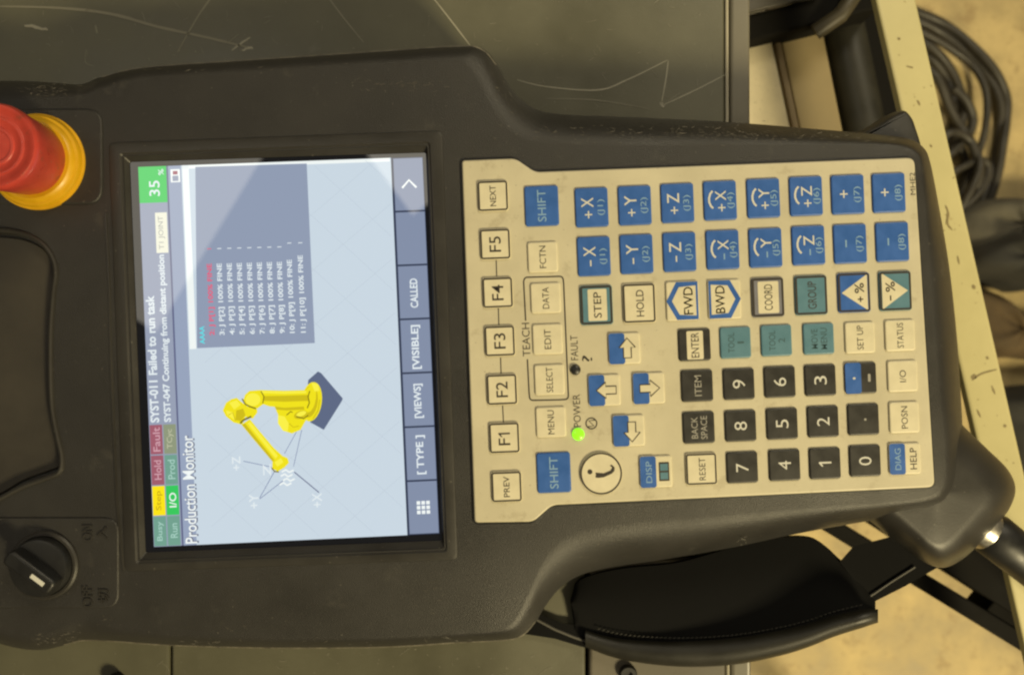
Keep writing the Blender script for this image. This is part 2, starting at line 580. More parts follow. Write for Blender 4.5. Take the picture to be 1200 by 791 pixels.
bm.faces.new(list(reversed(rings[-1])))
holes = []
screen_hole = round_poly([L(144, 183), L(501, 170), L(521, 643), L(163, 657)], 0.0012, 3)
pocket = [(-60,262),(-20,268),(20,272),(45,282),(60,298),(66,318),(63,345),(60,390),(60,440),(62,480),(68,512),(73,535),(70,553),(52,561),(25,571),(-10,590),(-60,600)]
pocket_hole = spline([L(*p) for p in pocket], 4)
top_edges = [e for e in bm.edges if e.verts[0] in set(rings[0]) and e.verts[1] in set(rings[0])]
for pts, depth in ((screen_hole, 0.006), (pocket_hole, 0.0035)):
    if area2(pts) < 0: pts = pts[::-1]
    v0 = bring([(x, y, FZ) for x, y in pts])
    v1 = bring([(x, y, FZ - depth) for x, y in offset(pts, 0.0004)])
    n = len(pts)
    for i in range(n):
        j = (i + 1) % n
        bm.faces.new((v0[j], v0[i], v1[i], v1[j]))
        top_edges.append(bm.edges.get((v0[i], v0[j])))
    bm.faces.new(v1)
bmesh.ops.triangle_fill(bm, use_beauty=True, use_dissolve=False, edges=top_edges)
bmesh.ops.recalc_face_normals(bm, faces=bm.faces)
me = bpy.data.meshes.new('housing')
bm.to_mesh(me); bm.free()
me.materials.append(HOUSING)
me.polygons.foreach_set('use_smooth', [True] * len(me.polygons))
me.set_sharp_from_angle(angle=R(32))
housing = bpy.data.objects.new('housing', me)
COL.objects.link(housing); housing.parent = pend

# a raised rim round the palm pocket
mb = MB()
tube(mb, [(x, y, FZ + 0.0001) for x, y in spline([L(*p) for p in pocket[1:-1]], 5, closed=False)], 0.0009, HOUSING_SOFT, 8)
mb.build('pocket_rim', pend)
mb = MB()
slab(mb, offset(pocket_hole, 0.002), FZ - 0.0036, FZ - 0.0026, 0.0005, POCKET)
mb.build('pocket_floor', pend)

# plates for the two switches
def px_rect(x0, y0, x1, y1): return [L(x0, y0), L(x1, y0), L(x1, y1), L(x0, y1)]
mb = MB(); slab(mb, round_poly(px_rect(-60, 128, 121, 240), 0.006, 5), FZ - 0.001, FZ + 0.0007, 0.0007, HOUSING); mb.build('button_plate', pend)
mb = MB(); slab(mb, round_poly(px_rect(-60, 606, 140, 712), 0.005, 5), FZ - 0.001, FZ + 0.0006, 0.0006, HOUSING); mb.build('switch_plate', pend)
# step line that runs beside the bezel
mb = MB(); tube(mb, [P3(124, 250, 0.0), P3(128, 330, 0.0), P3(130, 420, 0.0), P3(137, 590, 0.0), P3(145, 668, 0.0)], 0.0005, HOUSING_SOFT, 6); mb.build('moulding_line', pend)

# emergency stop button
est = MB(); ex, ey = L(45.5, 190.5, 0)
lathe(est, ex, ey, [(0.01625, FZ), (0.01625, FZ + 0.0012), (0.01550, FZ + 0.0014), (0.01550, FZ + 0.0026), (0.01512, FZ + 0.0034), (0.01427, FZ + 0.0037), (0.01389, FZ + 0.0046), (0.01304, FZ + 0.0052), (0.01039, FZ + 0.0052)], YELLOW, 64)
ering = est.build('emergency_stop_ring', pend)
est = MB()
lathe(est, ex, ey, [(0.01153, FZ + 0.004), (0.01210, FZ + 0.0065), (0.01247, FZ + 0.010), (0.01276, FZ + 0.015), (0.01332, FZ + 0.020), (0.01351, FZ + 0.0228), (0.01332, FZ + 0.0240), (0.01276, FZ + 0.0247),
                    (0.01153, FZ + 0.0246), (0.01096, FZ + 0.02428), (0.00945, FZ + 0.02412), (0.00917, FZ + 0.0243), (0.00832, FZ + 0.0243), (0.00803, FZ + 0.02412), (0.00624, FZ + 0.02392), (0.00595, FZ + 0.02428), (0.00520, FZ + 0.02428), (0.00491, FZ + 0.02392), (0.00189, FZ + 0.0237), (0, FZ + 0.0236)], RED, 64)
est.build('emergency_stop_button', pend)

# selector switch
sx, sy = L(54, 661, 0)
mb = MB()
lathe(mb, sx, sy, [(0.0116, FZ), (0.0116, FZ + 0.0016), (0.0110, FZ + 0.0022), (0.0102, FZ + 0.0022), (0.0100, FZ + 0.0012)], HOUSING_SOFT, 48)
mb.build('switch_collar', pend)
mb = MB()
lathe(mb, sx, sy, [(0.0099, FZ + 0.0008), (0.0099, FZ + 0.0042), (0.0094, FZ + 0.0050), (0.0085, FZ + 0.0052), (0, FZ + 0.0052)], BLACK, 48)
da = math.atan2(-0.6, 0.8) - ROT
ca, sa = math.cos(da), math.sin(da)
def rot2(p): return (sx + p[0] * ca - p[1] * sa, sy + p[0] * sa + p[1] * ca)
bar = [rot2(p) for p in rrect(0, 0, 0.0186, 0.0056, 0.0018)]
slab(mb, bar, FZ + 0.005, FZ + 0.0105, 0.0010, BLACK)
knob = mb.build('selector_switch', pend)
mb = MB(); slab(mb, [rot2(p) for p in rrect(0.0038, 0, 0.0052, 0.0015, 0.0002)], FZ + 0.0104, FZ + 0.01065, 0.00008, WHITE); mb.build('pointer_mark', knob)
def emboss(s, px, py, length, height):
    m_ = MB()
    cx, cy = L(px, py)
    m_.text(s, cx, cy, length * K, height * K, FZ + 0.00105, HOUSING_SOFT, 90, 0.008)
    # give the raised letters walls
    nb = len(m_.v)
    m2 = MB(); m2.add(m_.v, m_.f, HOUSING_SOFT)
    edges = {}
    for f in m_.f:
        for a, b in zip(f, f[1:] + f[:1]):
            if (b, a) in edges: del edges[(b, a)]
            else: edges[(a, b)] = 1
    for a, b in edges:
        pa, pb = m_.v[a], m_.v[b]
        m2.add([pa, pb, (pb[0], pb[1], FZ + 0.0006), (pa[0], pa[1], FZ + 0.0006)], [(0, 3, 2, 1)], HOUSING_SOFT)
    return m2.build('raised_lettering', pend, smooth=False)
emboss('ON', 104, 624, 19, 12)
emboss('\u5165', 121, 624, 15, 12)
emboss('OFF', 104, 698, 25, 12)
emboss('\u5207', 123, 697, 16, 13)

# screen bezel: raised frame sloping down to the glass
GZ = FZ - 0.0022
mb = MB()
fo = [L(127, 167), L(519, 153), L(537, 656), L(146, 670)]
fm = [L(142, 181), L(503, 168), L(523, 645), L(161, 659)]
fg = [L(152, 190, -.0022), L(499, 179, -.0022), L(518, 633, -.0022), L(171, 647, -.0022)]
def cl(q, r): 
    p = round_poly(q, r, 4)
    return p if area2(p) > 0 else p[::-1]
lp = []
for q, z, r in ((fo, FZ - 0.0004, .002), (offset(fo, .0003) , FZ + 0.0003, .002), (offset(fo, .0009), FZ + 0.0005, .0018), (offset(fm, -.0004), FZ + 0.0005, .0012), (fm, FZ + 0.0002, .001), (fg, GZ + 0.0002, .0008), (fg, GZ - 0.001, .0008)):
    lp.append([(x, y, z) for x, y in cl(q, r)])
mb.loops(lp, HOUSING_SOFT, cap=False)
bezel = mb.build('screen_bezel', pend, angle=25)

# ---- the display
SQ = [L(162, 196, -.0022), L(495.5, 184, -.0022), L(515, 625, -.0022), L(180.5, 640.5, -.0022)]   # TL TR BR BL in the picture
BLc, TLc, TRc, BRc = Vector(SQ[3]), Vector(SQ[0]), Vector(SQ[1]), Vector(SQ[2])
def ui(u, v):
    """640 x 480 screen point -> pendant xy; u runs up the picture, v to its right"""
    a, b = u / 640, v / 480
    p = BLc * (1 - a) * (1 - b) + TLc * a * (1 - b) + TRc * a * b + BRc * (1 - a) * b
    return (p.x, p.y)
def px2ui(px, py):
    a, b = 0.5, 0.5
    t = Vector(L(px, py, -.0022))
    for _ in range(12):
        p = Vector(ui(a * 640, b * 480)); e = t - p
        du = Vector(ui(a * 640 + 1, b * 480)) - p; dv = Vector(ui(a * 640, b * 480 + 1)) - p
        det = du.x * dv.y - du.y * dv.x
        a += (e.x * dv.y - e.y * dv.x) / det / 640
        b += (du.x * e.y - du.y * e.x) / det / 480
    return (a * 640, b * 480)
LZ = 0.00003
S_BG = screen('light_blue', (201, 215, 226), 1.0)
S_BAR = screen('status_grey', (150, 159, 180))
S_TITLE = screen('title_grey', (150, 163, 188))
S_PANEL = screen('program_panel', (143, 155, 178))
S_LINE = screen('line_dark', (98, 104, 136))
S_KEY = screen('softkey', (130, 142, 167))
S_GAP = screen('gap', (52, 62, 84))
S_WHITE = screen('white', (240, 246, 244))
S_TEXT = screen('text_white', (226, 235, 238))
S_TILE = screen('tile_green_grey', (112, 160, 142))
S_TILET = screen('tile_text_grey', (165, 205, 192))
S_YEL = screen('tile_yellow', (252, 228, 14))
S_YELT = screen('tile_text_yellow', (200, 170, 20))
S_RED = screen('tile_red', (160, 92, 108))
S_REDT = screen('tile_text_red', (208, 160, 172))
S_GRN = screen('tile_green', (52, 200, 92))
S_OLV = screen('tile_olive', (142, 152, 124))
S_OLVT = screen('tile_text_olive', (188, 190, 160))
S_CYAN = screen('cyan_text', (90, 225, 232))
S_PINK = screen('red_text', (228, 92, 122))
S_BOX = screen('cream_box', (236, 236, 216))
S_BOXT = screen('box_text', (176, 178, 172))
S_GRID = screen('grid', (184, 197, 210))
S_Y1 = screen('robot_yellow', (240, 226, 22))
S_Y2 = screen('robot_light', (250, 240, 70))
S_Y3 = screen('robot_shade', (206, 188, 20))
S_Y4 = screen('robot_dark', (120, 108, 20))
S_BASE = screen('robot_base', (92, 104, 132))
S_AX = screen('axis_line', (120, 132, 168))
S_DARK = screen('text_shadow', (112, 118, 138))
mb = MB(); mb.poly([Vector(p) for p in ((fg[0]), (fg[1]), (fg[2]), (fg[3]))], GZ - 0.00005, screen('border', (10, 12, 16)))
display = mb.build('display', pend, smooth=False); display['label'] = 'lit display showing a yellow robot arm and a program list'
def urect(m_, u0, v0, u1, v1, lvl, material): m_.poly([ui(u0, v0), ui(u1, v0), ui(u1, v1), ui(u0, v1)], GZ + lvl * LZ, material)
def utext(m_, s, u, v, length, height, lvl, material, bold=0.0, left=False):
    """u,v = centre (or left end) in UI units"""
    if left: u = u + length / 2
    m_.text(s, u, v, length, height, GZ + lvl * LZ, material, bold=bold, fn=ui)

mb = MB(); urect(mb, 0, 72, 640, 426, 1, S_BG); 
for a in range(-8, 16):
    def gline(p, q):
        # clip a diagonal floor line of the view to its window
        pts = []
        for k in range(41):
            t = k / 40; u, v = p[0] + (q[0] - p[0]) * t, p[1] + (q[1] - p[1]) * t
            if 2 < u < 638 and 90 < v < 424: pts.append(ui(u, v))
        if len(pts) > 2: mb.ribbon(pts, 0.00010, GZ + (2 if q[0] > p[0] else 2.5) * LZ, S_GRID)
    gline((a * 92, 60), (a * 92 + 300, 440))
    gline((a * 92 + 40, 60), (a * 92 - 340, 440))
mb.build('robot_view', display, smooth=False)
mb = MB(); urect(mb, 0, 0, 640, 47, 1, S_BAR); urect(mb, 0, 47, 640, 50, 1, S_LINE); urect(mb, 0, 50, 640, 72, 1, S_TITLE)
urect(mb, 330, 74, 640, 85, 2, S_WHITE)
urect(mb, 634, 74, 640, 424, 2, S_WHITE)
utext(mb, 'SYST-011 Failed to run task', 209, 10.5, 214, 15, 3, S_TEXT, 0.03, True)
utext(mb, 'SYST-047 Continuing from distant position', 209, 33.5, 282, 15, 3, S_TEXT, 0.03, True)
urect(mb, 494, 25, 562, 45, 2, S_BOX); utext(mb, 'T1 JOINT', 528, 35, 56, 11, 3, S_BOXT, 0.01)
urect(mb, 612, 54, 634, 70, 2, S_WHITE); urect(mb, 614, 57, 623, 67, 3, S_BAR); urect(mb, 625, 58, 631, 66, 3, S_RED)
utext(mb, 'Production Monitor', 3.5, 65, 182, 22, 3, S_DARK, 0.035, True)
utext(mb, 'Production Monitor', 3, 63.5, 182, 20, 4, S_WHITE, 0.012, True)
mb.build('title_bar', display, smooth=False)
tiles = [('Busy', S_TILE, S_TILET), ('Step', S_YEL, S_YELT), ('Hold', S_RED, S_REDT), ('Fault', S_RED, S_REDT)], [('Run', S_TILE, S_TILET), ('I/O', S_GRN, S_WHITE), ('Prod', S_TILE, S_TILET), ('TCyc', S_OLV, S_OLVT)]
for r_, row in enumerate(tiles):
    for c_, (s, bgm, tm) in enumerate(row):
        mb = MB()
        u0 = 1 + c_ * 51.5
        urect(mb, u0, 1 + 23 * r_, u0 + 49.5, 22 + 23 * r_, 2, bgm)
        utext(mb, s, u0 + 25, 12 + 23 * r_, 8.2 * len(s), 12, 3, tm, 0.01)
        mb.build('status_tile', display, smooth=False)
mb = MB(); urect(mb, 579, 0, 640, 47, 2, S_GRN); utext(mb, '35', 603, 26, 26, 18, 3, S_TEXT, 0.01); utext(mb, '%', 630, 38, 10, 9, 3, S_TEXT, 0.01)
mb.build('speed_tile', display, smooth=False)
# program list
mb = MB()
pp = [px2ui(*p) for p in ((229, 196), (359.5, 192), (369, 402), (231, 408))]
mb.poly([ui(*p) for p in pp], GZ + 3 * LZ, S_PANEL)
u, v = px2ui(237, 394); utext(mb, 'AAAA', u + 2, v, 30, 8.5, 4, S_CYAN, 0.02)
for i in range(10):
    m_ = S_PINK if i == 0 else S_TEXT
    x = 249.6 + 11.75 * i
    if i == 9: x = 356.5
    y1 = 393 - 0.35 * i
    u0, v0 = px2ui(x, y1)
    s = '%d: J P[%d] 100%% FINE' % (i + 2, i + 1)
    ln = 121 + (10 if i == 9 else 3 if i == 8 else 0)
    utext(mb, s, u0, v0, ln, 11, 4, m_, 0.022, True)
    utext(mb, '|', u0 + 146 + (6 if i >= 8 else 0), v0 + 0, 1.4, 7, 4, m_, 0)
mb.build('program_list', display, smooth=False)
# robot picture
def rp(pts, material, lvl):
    mb.poly([ui(*px2ui(250 + x / 3.953, 420 + y / 3.953)) for x, y in pts], GZ + lvl * LZ, material)
RLN = [0]
def rl(pts, w, material, lvl):
    RLN[0] += 1; lvl += 0.04 * (RLN[0] % 20)
    mb.ribbon([ui(*px2ui(250 + x / 3.953, 420 + y / 3.953)) for x, y in pts], w * K, GZ + lvl * LZ, material)
def ell(cx, cy, rx, ry, a=0): return [(cx + rx * math.cos(t) * math.cos(R(a)) - ry * math.sin(t) * math.sin(R(a)), cy + rx * math.cos(t) * math.sin(R(a)) + ry * math.sin(t) * math.cos(R(a))) for t in [k * math.pi / 12 for k in range(24)]]
mb = MB()
rl([(140, 475), (270, 502)], .8, S_AX, 3); rl([(215, 650), (330, 560)], .8, S_AX, 3); rl([(375, 525), (490, 620)], 1.2, S_LINE, 3)
rl([(410, 330), (372, 500)], .7, S_AX, 3); rl([(385, 340), (330, 440)], .7, S_AX, 3); rl([(285, 520), (215, 645)], .8, S_AX, 3)
rp([(440, 100), (485, 60), (500, 68), (600, 185), (595, 198), (512, 330), (450, 296), (430, 200)], S_BASE, 3)
rp(ell(455, 200, 48, 92, 8), S_Y1, 4); rp(ell(446, 200, 38, 74, 8), S_Y3, 5); rp(ell(444, 190, 30, 60, 8), S_Y1, 6)
rp([(285, 225), (300, 260), (300, 300), (325, 335), (365, 347), (405, 330), (430, 285), (440, 230), (400, 205)], S_Y1, 6)
rp([(300, 262), (330, 268), (350, 300), (345, 340), (322, 333), (300, 300)], S_Y2, 7)
rp(ell(405, 260, 32, 18, -20), S_Y3, 7); rp(ell(408, 256, 24, 11, -20), S_Y2, 8)
rl([(340, 262), (360, 245), (368, 250)], 1.2, S_Y4, 8); rl([(385, 268), (420, 278), (440, 262)], 1.4, S_Y4, 9)
rp([(140, 195), (148, 168), (168, 150), (215, 146), (330, 149), (430, 146), (458, 118), (478, 130), (476, 190), (430, 224), (330, 228), (262, 222), (232, 212), (205, 232), (165, 225)], S_Y1, 9)
rp([(230, 174), (330, 172), (445, 168), (440, 196), (330, 200), (236, 196)], S_Y3, 10)
rp([(225, 150), (330, 153), (430, 150), (432, 160), (330, 163), (228, 160)], S_Y2, 10.4)
rp([(285, 222), (330, 228), (420, 222), (424, 236), (340, 240), (292, 236)], S_Y3, 10.5)
rl([(448, 150), (440, 175), (446, 205), (436, 230)], 1.3, S_Y4, 10.6)
rl([(222, 152), (236, 176), (230, 208)], 1.2, S_Y4, 10.7)
rp([(455, 112), (486, 118), (492, 150), (470, 152)], S_Y2, 9.5)
rl([(494, 190), (486, 240), (462, 280)], 1.2, S_Y3, 9.6)
rp(ell(185, 190, 34, 30), S_Y2, 10)
rp([(45, 240), (60, 205), (85, 188), (110, 182), (130, 200), (160, 222), (205, 235), (205, 250), (185, 278), (150, 270), (135, 306), (95, 296), (60, 268)], S_Y1, 10)
rp([(75, 205), (110, 192), (128, 214), (98, 236)], S_Y2, 11); rp([(60, 240), (95, 250), (100, 285), (66, 262)], S_Y2, 11)
rp([(108, 240), (140, 232), (150, 262), (128, 290), (104, 284)], S_Y3, 11)
rl([(135, 186), (150, 212), (170, 222), (200, 232)], 1.6, S_Y4, 12)
rp([(132, 306), (170, 280), (215, 335), (280, 412), (320, 448), (285, 485), (240, 435), (180, 365)], S_Y1, 11)
rp([(160, 300), (172, 292), (300, 450), (290, 462)], S_Y2, 12); rp([(134, 306), (148, 300), (285, 470), (278, 480)], S_Y3, 12)
rl([(126, 300), (142, 284), (178, 268)], 2.2, S_Y4, 13)
rp([(275, 470), (310, 445), (345, 460), (352, 482), (330, 505), (300, 522), (274, 508)], S_Y1, 12); rp([(285, 480), (315, 460), (325, 480), (298, 500)], S_Y2, 13)
rl([(272, 505), (285, 522), (305, 524)], 1.5, S_Y4, 13)
for cx, cy in ((340, 540), (350, 560), (335, 580), (345, 520)): rl([(cx - 26, cy + 4), (cx - 8, cy - 6), (cx + 8, cy + 6), (cx + 28, cy - 4)], 2.0, S_WHITE, 14)
def rt(s, x, y, ln, h):
    u, v = px2ui(250 + x / 3.953, 420 + y / 3.953)
    utext(mb, s, u, v, ln, h, 14, S_TEXT, 0.01)
rl([(352, 300), (372, 318), (398, 312)], 1.1, S_Y3, 9.8); rl([(70, 262), (92, 250), (104, 288)], 1.0, S_Y3, 11.5)
rt('+Z', 108, 485, 24, 14); rt('Z', 250, 515, 20, 13); rt('+Y', 190, 660, 24, 16); rt('+X', 482, 655, 24, 16)
mb.build('robot_picture', display, smooth=False)
# soft keys along the lower edge of the screen
mb = MB(); urect(mb, 0, 426, 640, 480, 1, S_GAP); mb.build('softkey_bar', display, smooth=False)
for i, s in enumerate(('menu', '[ TYPE ]', '[VIEWS]', '[VISIBLE]', 'CALLED', '', '>')):
    mb = MB(); w_ = 640 / 7
    u0, u1 = i * w_ + 1.6, (i + 1) * w_ - 1.6
    urect(mb, u0, 430, u1, 479, 2, S_KEY)
    uc = (u0 + u1) / 2
    if s == 'menu':
        for a in (-1, 0, 1):
            for b in (-1, 0, 1): urect(mb, uc + a * 8 - 3, 455 + b * 8 - 3, uc + a * 8 + 3, 455 + b * 8 + 3, 3, S_WHITE)
    elif s == '>':
        mb.ribbon([ui(uc - 6, 443), ui(uc + 7, 455), ui(uc - 6, 467)], 0.0007, GZ + 3 * LZ, S_WHITE)
    elif s:
        utext(mb, s, uc - 2, 455, 8.3 * len(s), 13 if s == 'CALLED' else 16, 3, S_TEXT, 0.022)
    mb.build('softkey', display, smooth=False)

# ------------------------------------------------------------------ keypad
PZ, KZ = 0.0013, 0.0020
panel_px = [(541, 188), (604, 185.5), (627, 201.5), (1072, 184.5), (1096, 571), (647, 592), (625, 611.5), (556, 612.5)]
pr = [.0012, .002, .002, .0026, .0026, .002, .002, .0014]
panel = round_poly([L(x, y, PZ) for x, y in panel_px], pr, 5)
if area2(panel) < 0: panel = panel[::-1]
mb = MB(); slab(mb, offset(panel, -0.0007), FZ - 0.0005, FZ + 0.0004, 0.0002, BLACK); mb.build('keypad_dark_gap', pend)  # black rim painting the dark gap round the keypad panel
mb = MB(); slab(mb, panel, FZ - 0.0004, FZ + PZ, 0.0006, CREAM); keypad = mb.build('keypad_panel', pend); keypad['label'] = 'cream keypad panel with chamfered shoulders'
def PL(px, py): return L(px, py, PZ)
# lines and lettering printed on the panel
zp = FZ + PZ + 0.00003
def pline(name, pts, w, closed=False):
    q = MB(); q.ribbon([PL(*p) for p in pts], w * K, zp, INK, closed); q.build(name, keypad, smooth=False)
for (x0, y0, x1, y1) in ((581.5, 305, 582, 324), (584, 361, 584.6, 381), (586.6, 419, 587.2, 438), (589, 475, 590, 495)):
    pline('link_line', [(x0, y0), (x1, y1)], 1.3)
def arc(cx, cy, r, a0, a1, n=5): return [(cx + r * math.cos(R(a0 + (a1 - a0) * k / n)), cy + r * math.sin(R(a0 + (a1 - a0) * k / n))) for k in range(n + 1)]
pline('teach_outline', [(616, 376), (613.6, 330)] + arc(618, 329, 4, 180, 270) + [(620, 325), (655, 324)] + arc(656, 328, 4, 270, 360) + [(660.5, 332), (666, 462)] + arc(662, 464, 4, 0, 90) + [(656, 468.4), (628, 469)] + arc(624.5, 465, 4, 90, 180) + [(620, 460), (618, 421)], 1.7)
def ptext(s, x, y, ln, h, m_=INK, bold=0.0):
    q = MB(); cx, cy = PL(x, y); q.text(s, cx, cy, ln * K, h * K, zp, m_, 90, bold)
    o = q.build('printed_word', keypad, smooth=False); o['kind'] = 'stuff'
ptext('TEACH', 616.5, 398, 39, 9); ptext('FAULT', 673, 407.5, 29, 8.5); ptext('?', 688, 420, 7.5, 12); ptext('POWER', 676, 481, 38, 8.5); ptext('MHE2', 1069.5, 215.5, 26, 6)
q = MB(); c_ = PL(693, 496)
q.ribbon(circle(*c_, 6.3 * K, 24), 1.5 * K, zp, INK, True); q.build('power_symbol', keypad, smooth=False)
q = MB(); q.ribbon([PL(x, y) for x, y in ((697, 492), (690, 493), (696, 499), (689, 500))], 1.4 * K, zp, INK); q.build('power_symbol', keypad, smooth=False)

KEYMESH = {}
def key(px, py, w, h, material, label, r=3.2, top=KZ):
    """a raised key centred on photograph pixel (px,py); w along the picture's x, h along y"""
    kk = (w, h, material.name, r, top)
    cx, cy = L(px, py, top)
    if kk in KEYMESH:
        o = bpy.data.objects.new('key', KEYMESH[kk]); COL.objects.link(o); o.parent = pend
    else:
        m_ = MB(); slab(m_, rrect(0, 0, w * K, h * K, r * K, 4), -0.0009, 0.0, 0.0005, material, 4)
        o = m_.build('key', pend); KEYMESH[kk] = o.data
    o.location = (cx, cy, FZ + top)
    o['label'] = label
    return o

class Legend:
    """flat print on a key, in the key's own frame; offsets in picture pixels (x right, y down)"""
    def __init__(self, k): self.k, self.m = k, MB(); self.lv = 1
    def z(self): return 0.00003 * self.lv
    def t(self, s, dx, dy, ln, h, m_=INK, bold=0.0): self.m.text(s, dx * K, -dy * K, ln * K if ln else None, h * K, self.z(), m_, 90, bold); return self
    def ring(self, w, h, r, t, m_=INK):
        self.m.ring(rrect(0, 0, w * K, h * K, r * K), rrect(0, 0, (w - 2 * t) * K, (h - 2 * t) * K, max(.3, r - t) * K), self.z(), m_); return self
    def rect(self, dx, dy, w, h, r, m_): self.m.poly(rrect(dx * K, -dy * K, w * K, h * K, max(r, .05) * K, 3), self.z(), m_); return self
    def poly(self, pts, m_): self.m.poly([(x * K, -y * K) for x, y in pts], self.z(), m_); return self
    def line(self, pts, w, m_, closed=False): self.m.ribbon([(x * K, -y * K) for x, y in pts], w * K, self.z(), m_, closed); return self
    def up(self): self.lv += 1; return self
    def one(self, dx, dy, h, w, m_):
        q = [(w / 2, -h / 2), (w / 2, h / 2), (-w * .3, h / 2), (-.30 * h, .27 * h), (-.30 * h, .27 * h - w * .9), (-w / 2, .30 * h), (-w / 2, -h / 2)]
        return self.poly([(dx - y, dy - x) for x, y in q], m_)
    def plus(self, x, y, a, w, m_):
        h = w / 2
        return self.poly([(x - a, y - h), (x - h, y - h), (x - h, y - a), (x + h, y - a), (x + h, y - h), (x + a, y - h), (x + a, y + h), (x + h, y + h), (x + h, y + a), (x - h, y + a), (x - h, y + h), (x - a, y + h)], m_)
    def done(self): return self.m.build('legend', self.k, smooth=False)

def framed(px, py, s, w=35.5, h=35.5, ln=18, hh=13.5, bold=0.004, label=None):
    k = key(px, py, w, h, CREAMKEY, label or 'cream key outlined in black marked ' + s)
    lg = Legend(k).ring(w - 1.2, h - 1.2, 3, 1.9)
    if s == 'F1': lg.t('F', 0, 4.5, 8, hh, INK, bold).one(0, -5, hh, 1.9, INK).done()
    else: lg.t(s, 0, 0, ln, hh, INK, bold).done()
framed(577.6, 229.8, 'NEXT', ln=24, hh=7)
for s, x, y in (('F5', 580.3, 286.3), ('F4', 583.2, 343), ('F3', 585.7, 399.6), ('F2', 588.2, 456.4), ('F1', 591, 513)): framed(x, y, s)
framed(593.7, 570.2, 'PREV', ln=24, hh=7)
for x, y, lab in ((634.8, 241.3, 'blue SHIFT key beside the NEXT key'), (649, 553.8, 'blue SHIFT key beside the PREV key')):
    k = key(x, y, 39.5, 47, BLUE, lab); Legend(k).t('SHIFT', 0, 0, 37, 10, PALEBLUE, 0.006).done()
for s, x, y, ln in (('FCTN', 636, 301.3, 26), ('DATA', 639.5, 349.3, 25), ('EDIT', 641.8, 397.5, 23), ('SELECT', 644, 445, 29), ('MENU', 645.7, 494.6, 28)):
    k = key(x, y, 35, 35.5, CREAMKEY, 'plain cream key marked ' + s); Legend(k).t(s, 0, 0, ln, 7.6).done()
axes = [('X', 1, 0), ('Y', 2, 0), ('Z', 3, 0), ('X', 4, 1), ('Y', 5, 1), ('Z', 6, 1), ('', 7, 0), ('', 8, 0)]
plus = [(693.4, 243), (744, 240.7), (794, 238), (844, 235), (894.8, 232.3), (944.8, 229.8), (993.8, 228), (1041.9, 226)]
minus = [(696, 300.4), (746, 297.8), (796.4, 295.3), (847, 292.7), (897.3, 290.4), (947.6, 287.6), (996.5, 285.7), (1046, 283.5)]
for pos, sign in ((plus, '+'), (minus, '-')):
    for (x, y), (a, j, turn) in zip(pos, axes):
        k = key(x, y, 38.5, 46, BLUE, 'blue jog key marked %s%s (J%d)%s' % (sign, a, j, ' with a turning arrow' if turn else ''))
        lg = Legend(k)
        dx = 0.5 if turn else -5
        if a:
            lg.t(a, dx, -5.5, 11.5, 14 if not turn else 12.5, WHITE, 0.004)
            if sign == '+': lg.plus(dx + 1, 8.6, 4.3, 1.5, WHITE)
            else: lg.line([(dx + 1, 4.5), (dx + 1, 11.5)], 1.6, PALEBLUE if turn else WHITE)
            if turn:
                lg.line([(-8.6, -11.2), (-11.4, -8), (-12.9, -3), (-12.9, 1.5), (-11.2, 6), (-8.6, 9)], 2.3, WHITE)
        else:
            if sign == '+': lg.plus(-5, -.5, 4.5, 1.6, WHITE)
            else: lg.line([(-5, -4.5), (-5, 4)], 1.7, PALEBLUE)
        lg.t('(J%d)' % j, 12.5 if turn else 11, 0.5, 18.5, 9, PALEBLUE, 0.002).done()
# step, hold, forward, backward, coord, group, speed keys
k = key(699, 357.5, 38, 46, TEAL, 'teal key with a cream label marked STEP')
Legend(k).ring(36.5, 44.5, 3.2, 2.4).rect(1.2, 0, 22, 37, 1.5, CREAMKEY).up().t('STEP', 1.2, 0, 30, 9, INK, 0.004).done()
k = key(749, 355.4, 38.5, 46, CREAMKEY, 'cream key outlined in black marked HOLD'); Legend(k).ring(37, 44.5, 3.2, 2).t('HOLD', 1, 0, 31, 9, INK, 0.004).done()
k = key(800, 352.7, 38.5, 46, CREAMKEY, 'cream key with a blue pentagon pointing left, marked FWD')
Legend(k).poly([(-19, 0), (-7, -22), (18, -22), (18, 22), (-7, 22)], BLUE).up().poly([(-12.5, 0), (-4, -16), (15.5, -17.5), (15.5, 17.5), (-4, 16)], CREAMKEY).t('FWD', 6.5, 0, 32, 11, INK, 0.006).done()
k = key(849, 350.8, 38.5, 46, CREAMKEY, 'cream key with a blue pentagon pointing right, marked BWD')
Legend(k).poly([(19, 0), (7, -22), (-18, -22), (-18, 22), (7, 22)], BLUE).up().poly([(12.5, 0), (4, -16), (-15.5, -17.5), (-15.5, 17.5), (4, 16)], CREAMKEY).t('BWD', -5, 0, 32, 11, INK, 0.006).done()
k = key(900, 348.5, 38, 46, mat('slate_key', (0.17, 0.17, 0.20), 0.42, noise=(150, 0.08)), 'slate key with a cream label marked COORD')
Legend(k).ring(36.5, 44.5, 3.2, 2.4).rect(0.5, 0, 24, 37, 1.5, CREAMKEY).up().t('COORD', 0.5, 0, 30, 9.5, INK, 0.002).done()
k = key(950.7, 346, 38, 46, TEAL, 'teal key outlined in black marked GROUP'); Legend(k).ring(36.5, 44.5, 3.2, 2.2).t('GROUP', 1, 0, 32, 10, INK, 0.002).done()
k = key(1001, 343, 38, 46, BLUE, 'blue key with a cream triangle marked +%')
lg = Legend(k).ring(36.5, 44.5, 3.2, 2.2).poly([(-14.5, 0), (15.5, -21), (15.5, 21)], CREAMKEY).up(); lg.t('%', 6, -5, 12, 11, INK, 0.01).plus(7, 8, 3.2, 1.5, INK).done()
k = key(1049.4, 341, 38, 46, TEAL, 'teal key with a cream triangle marked -%')
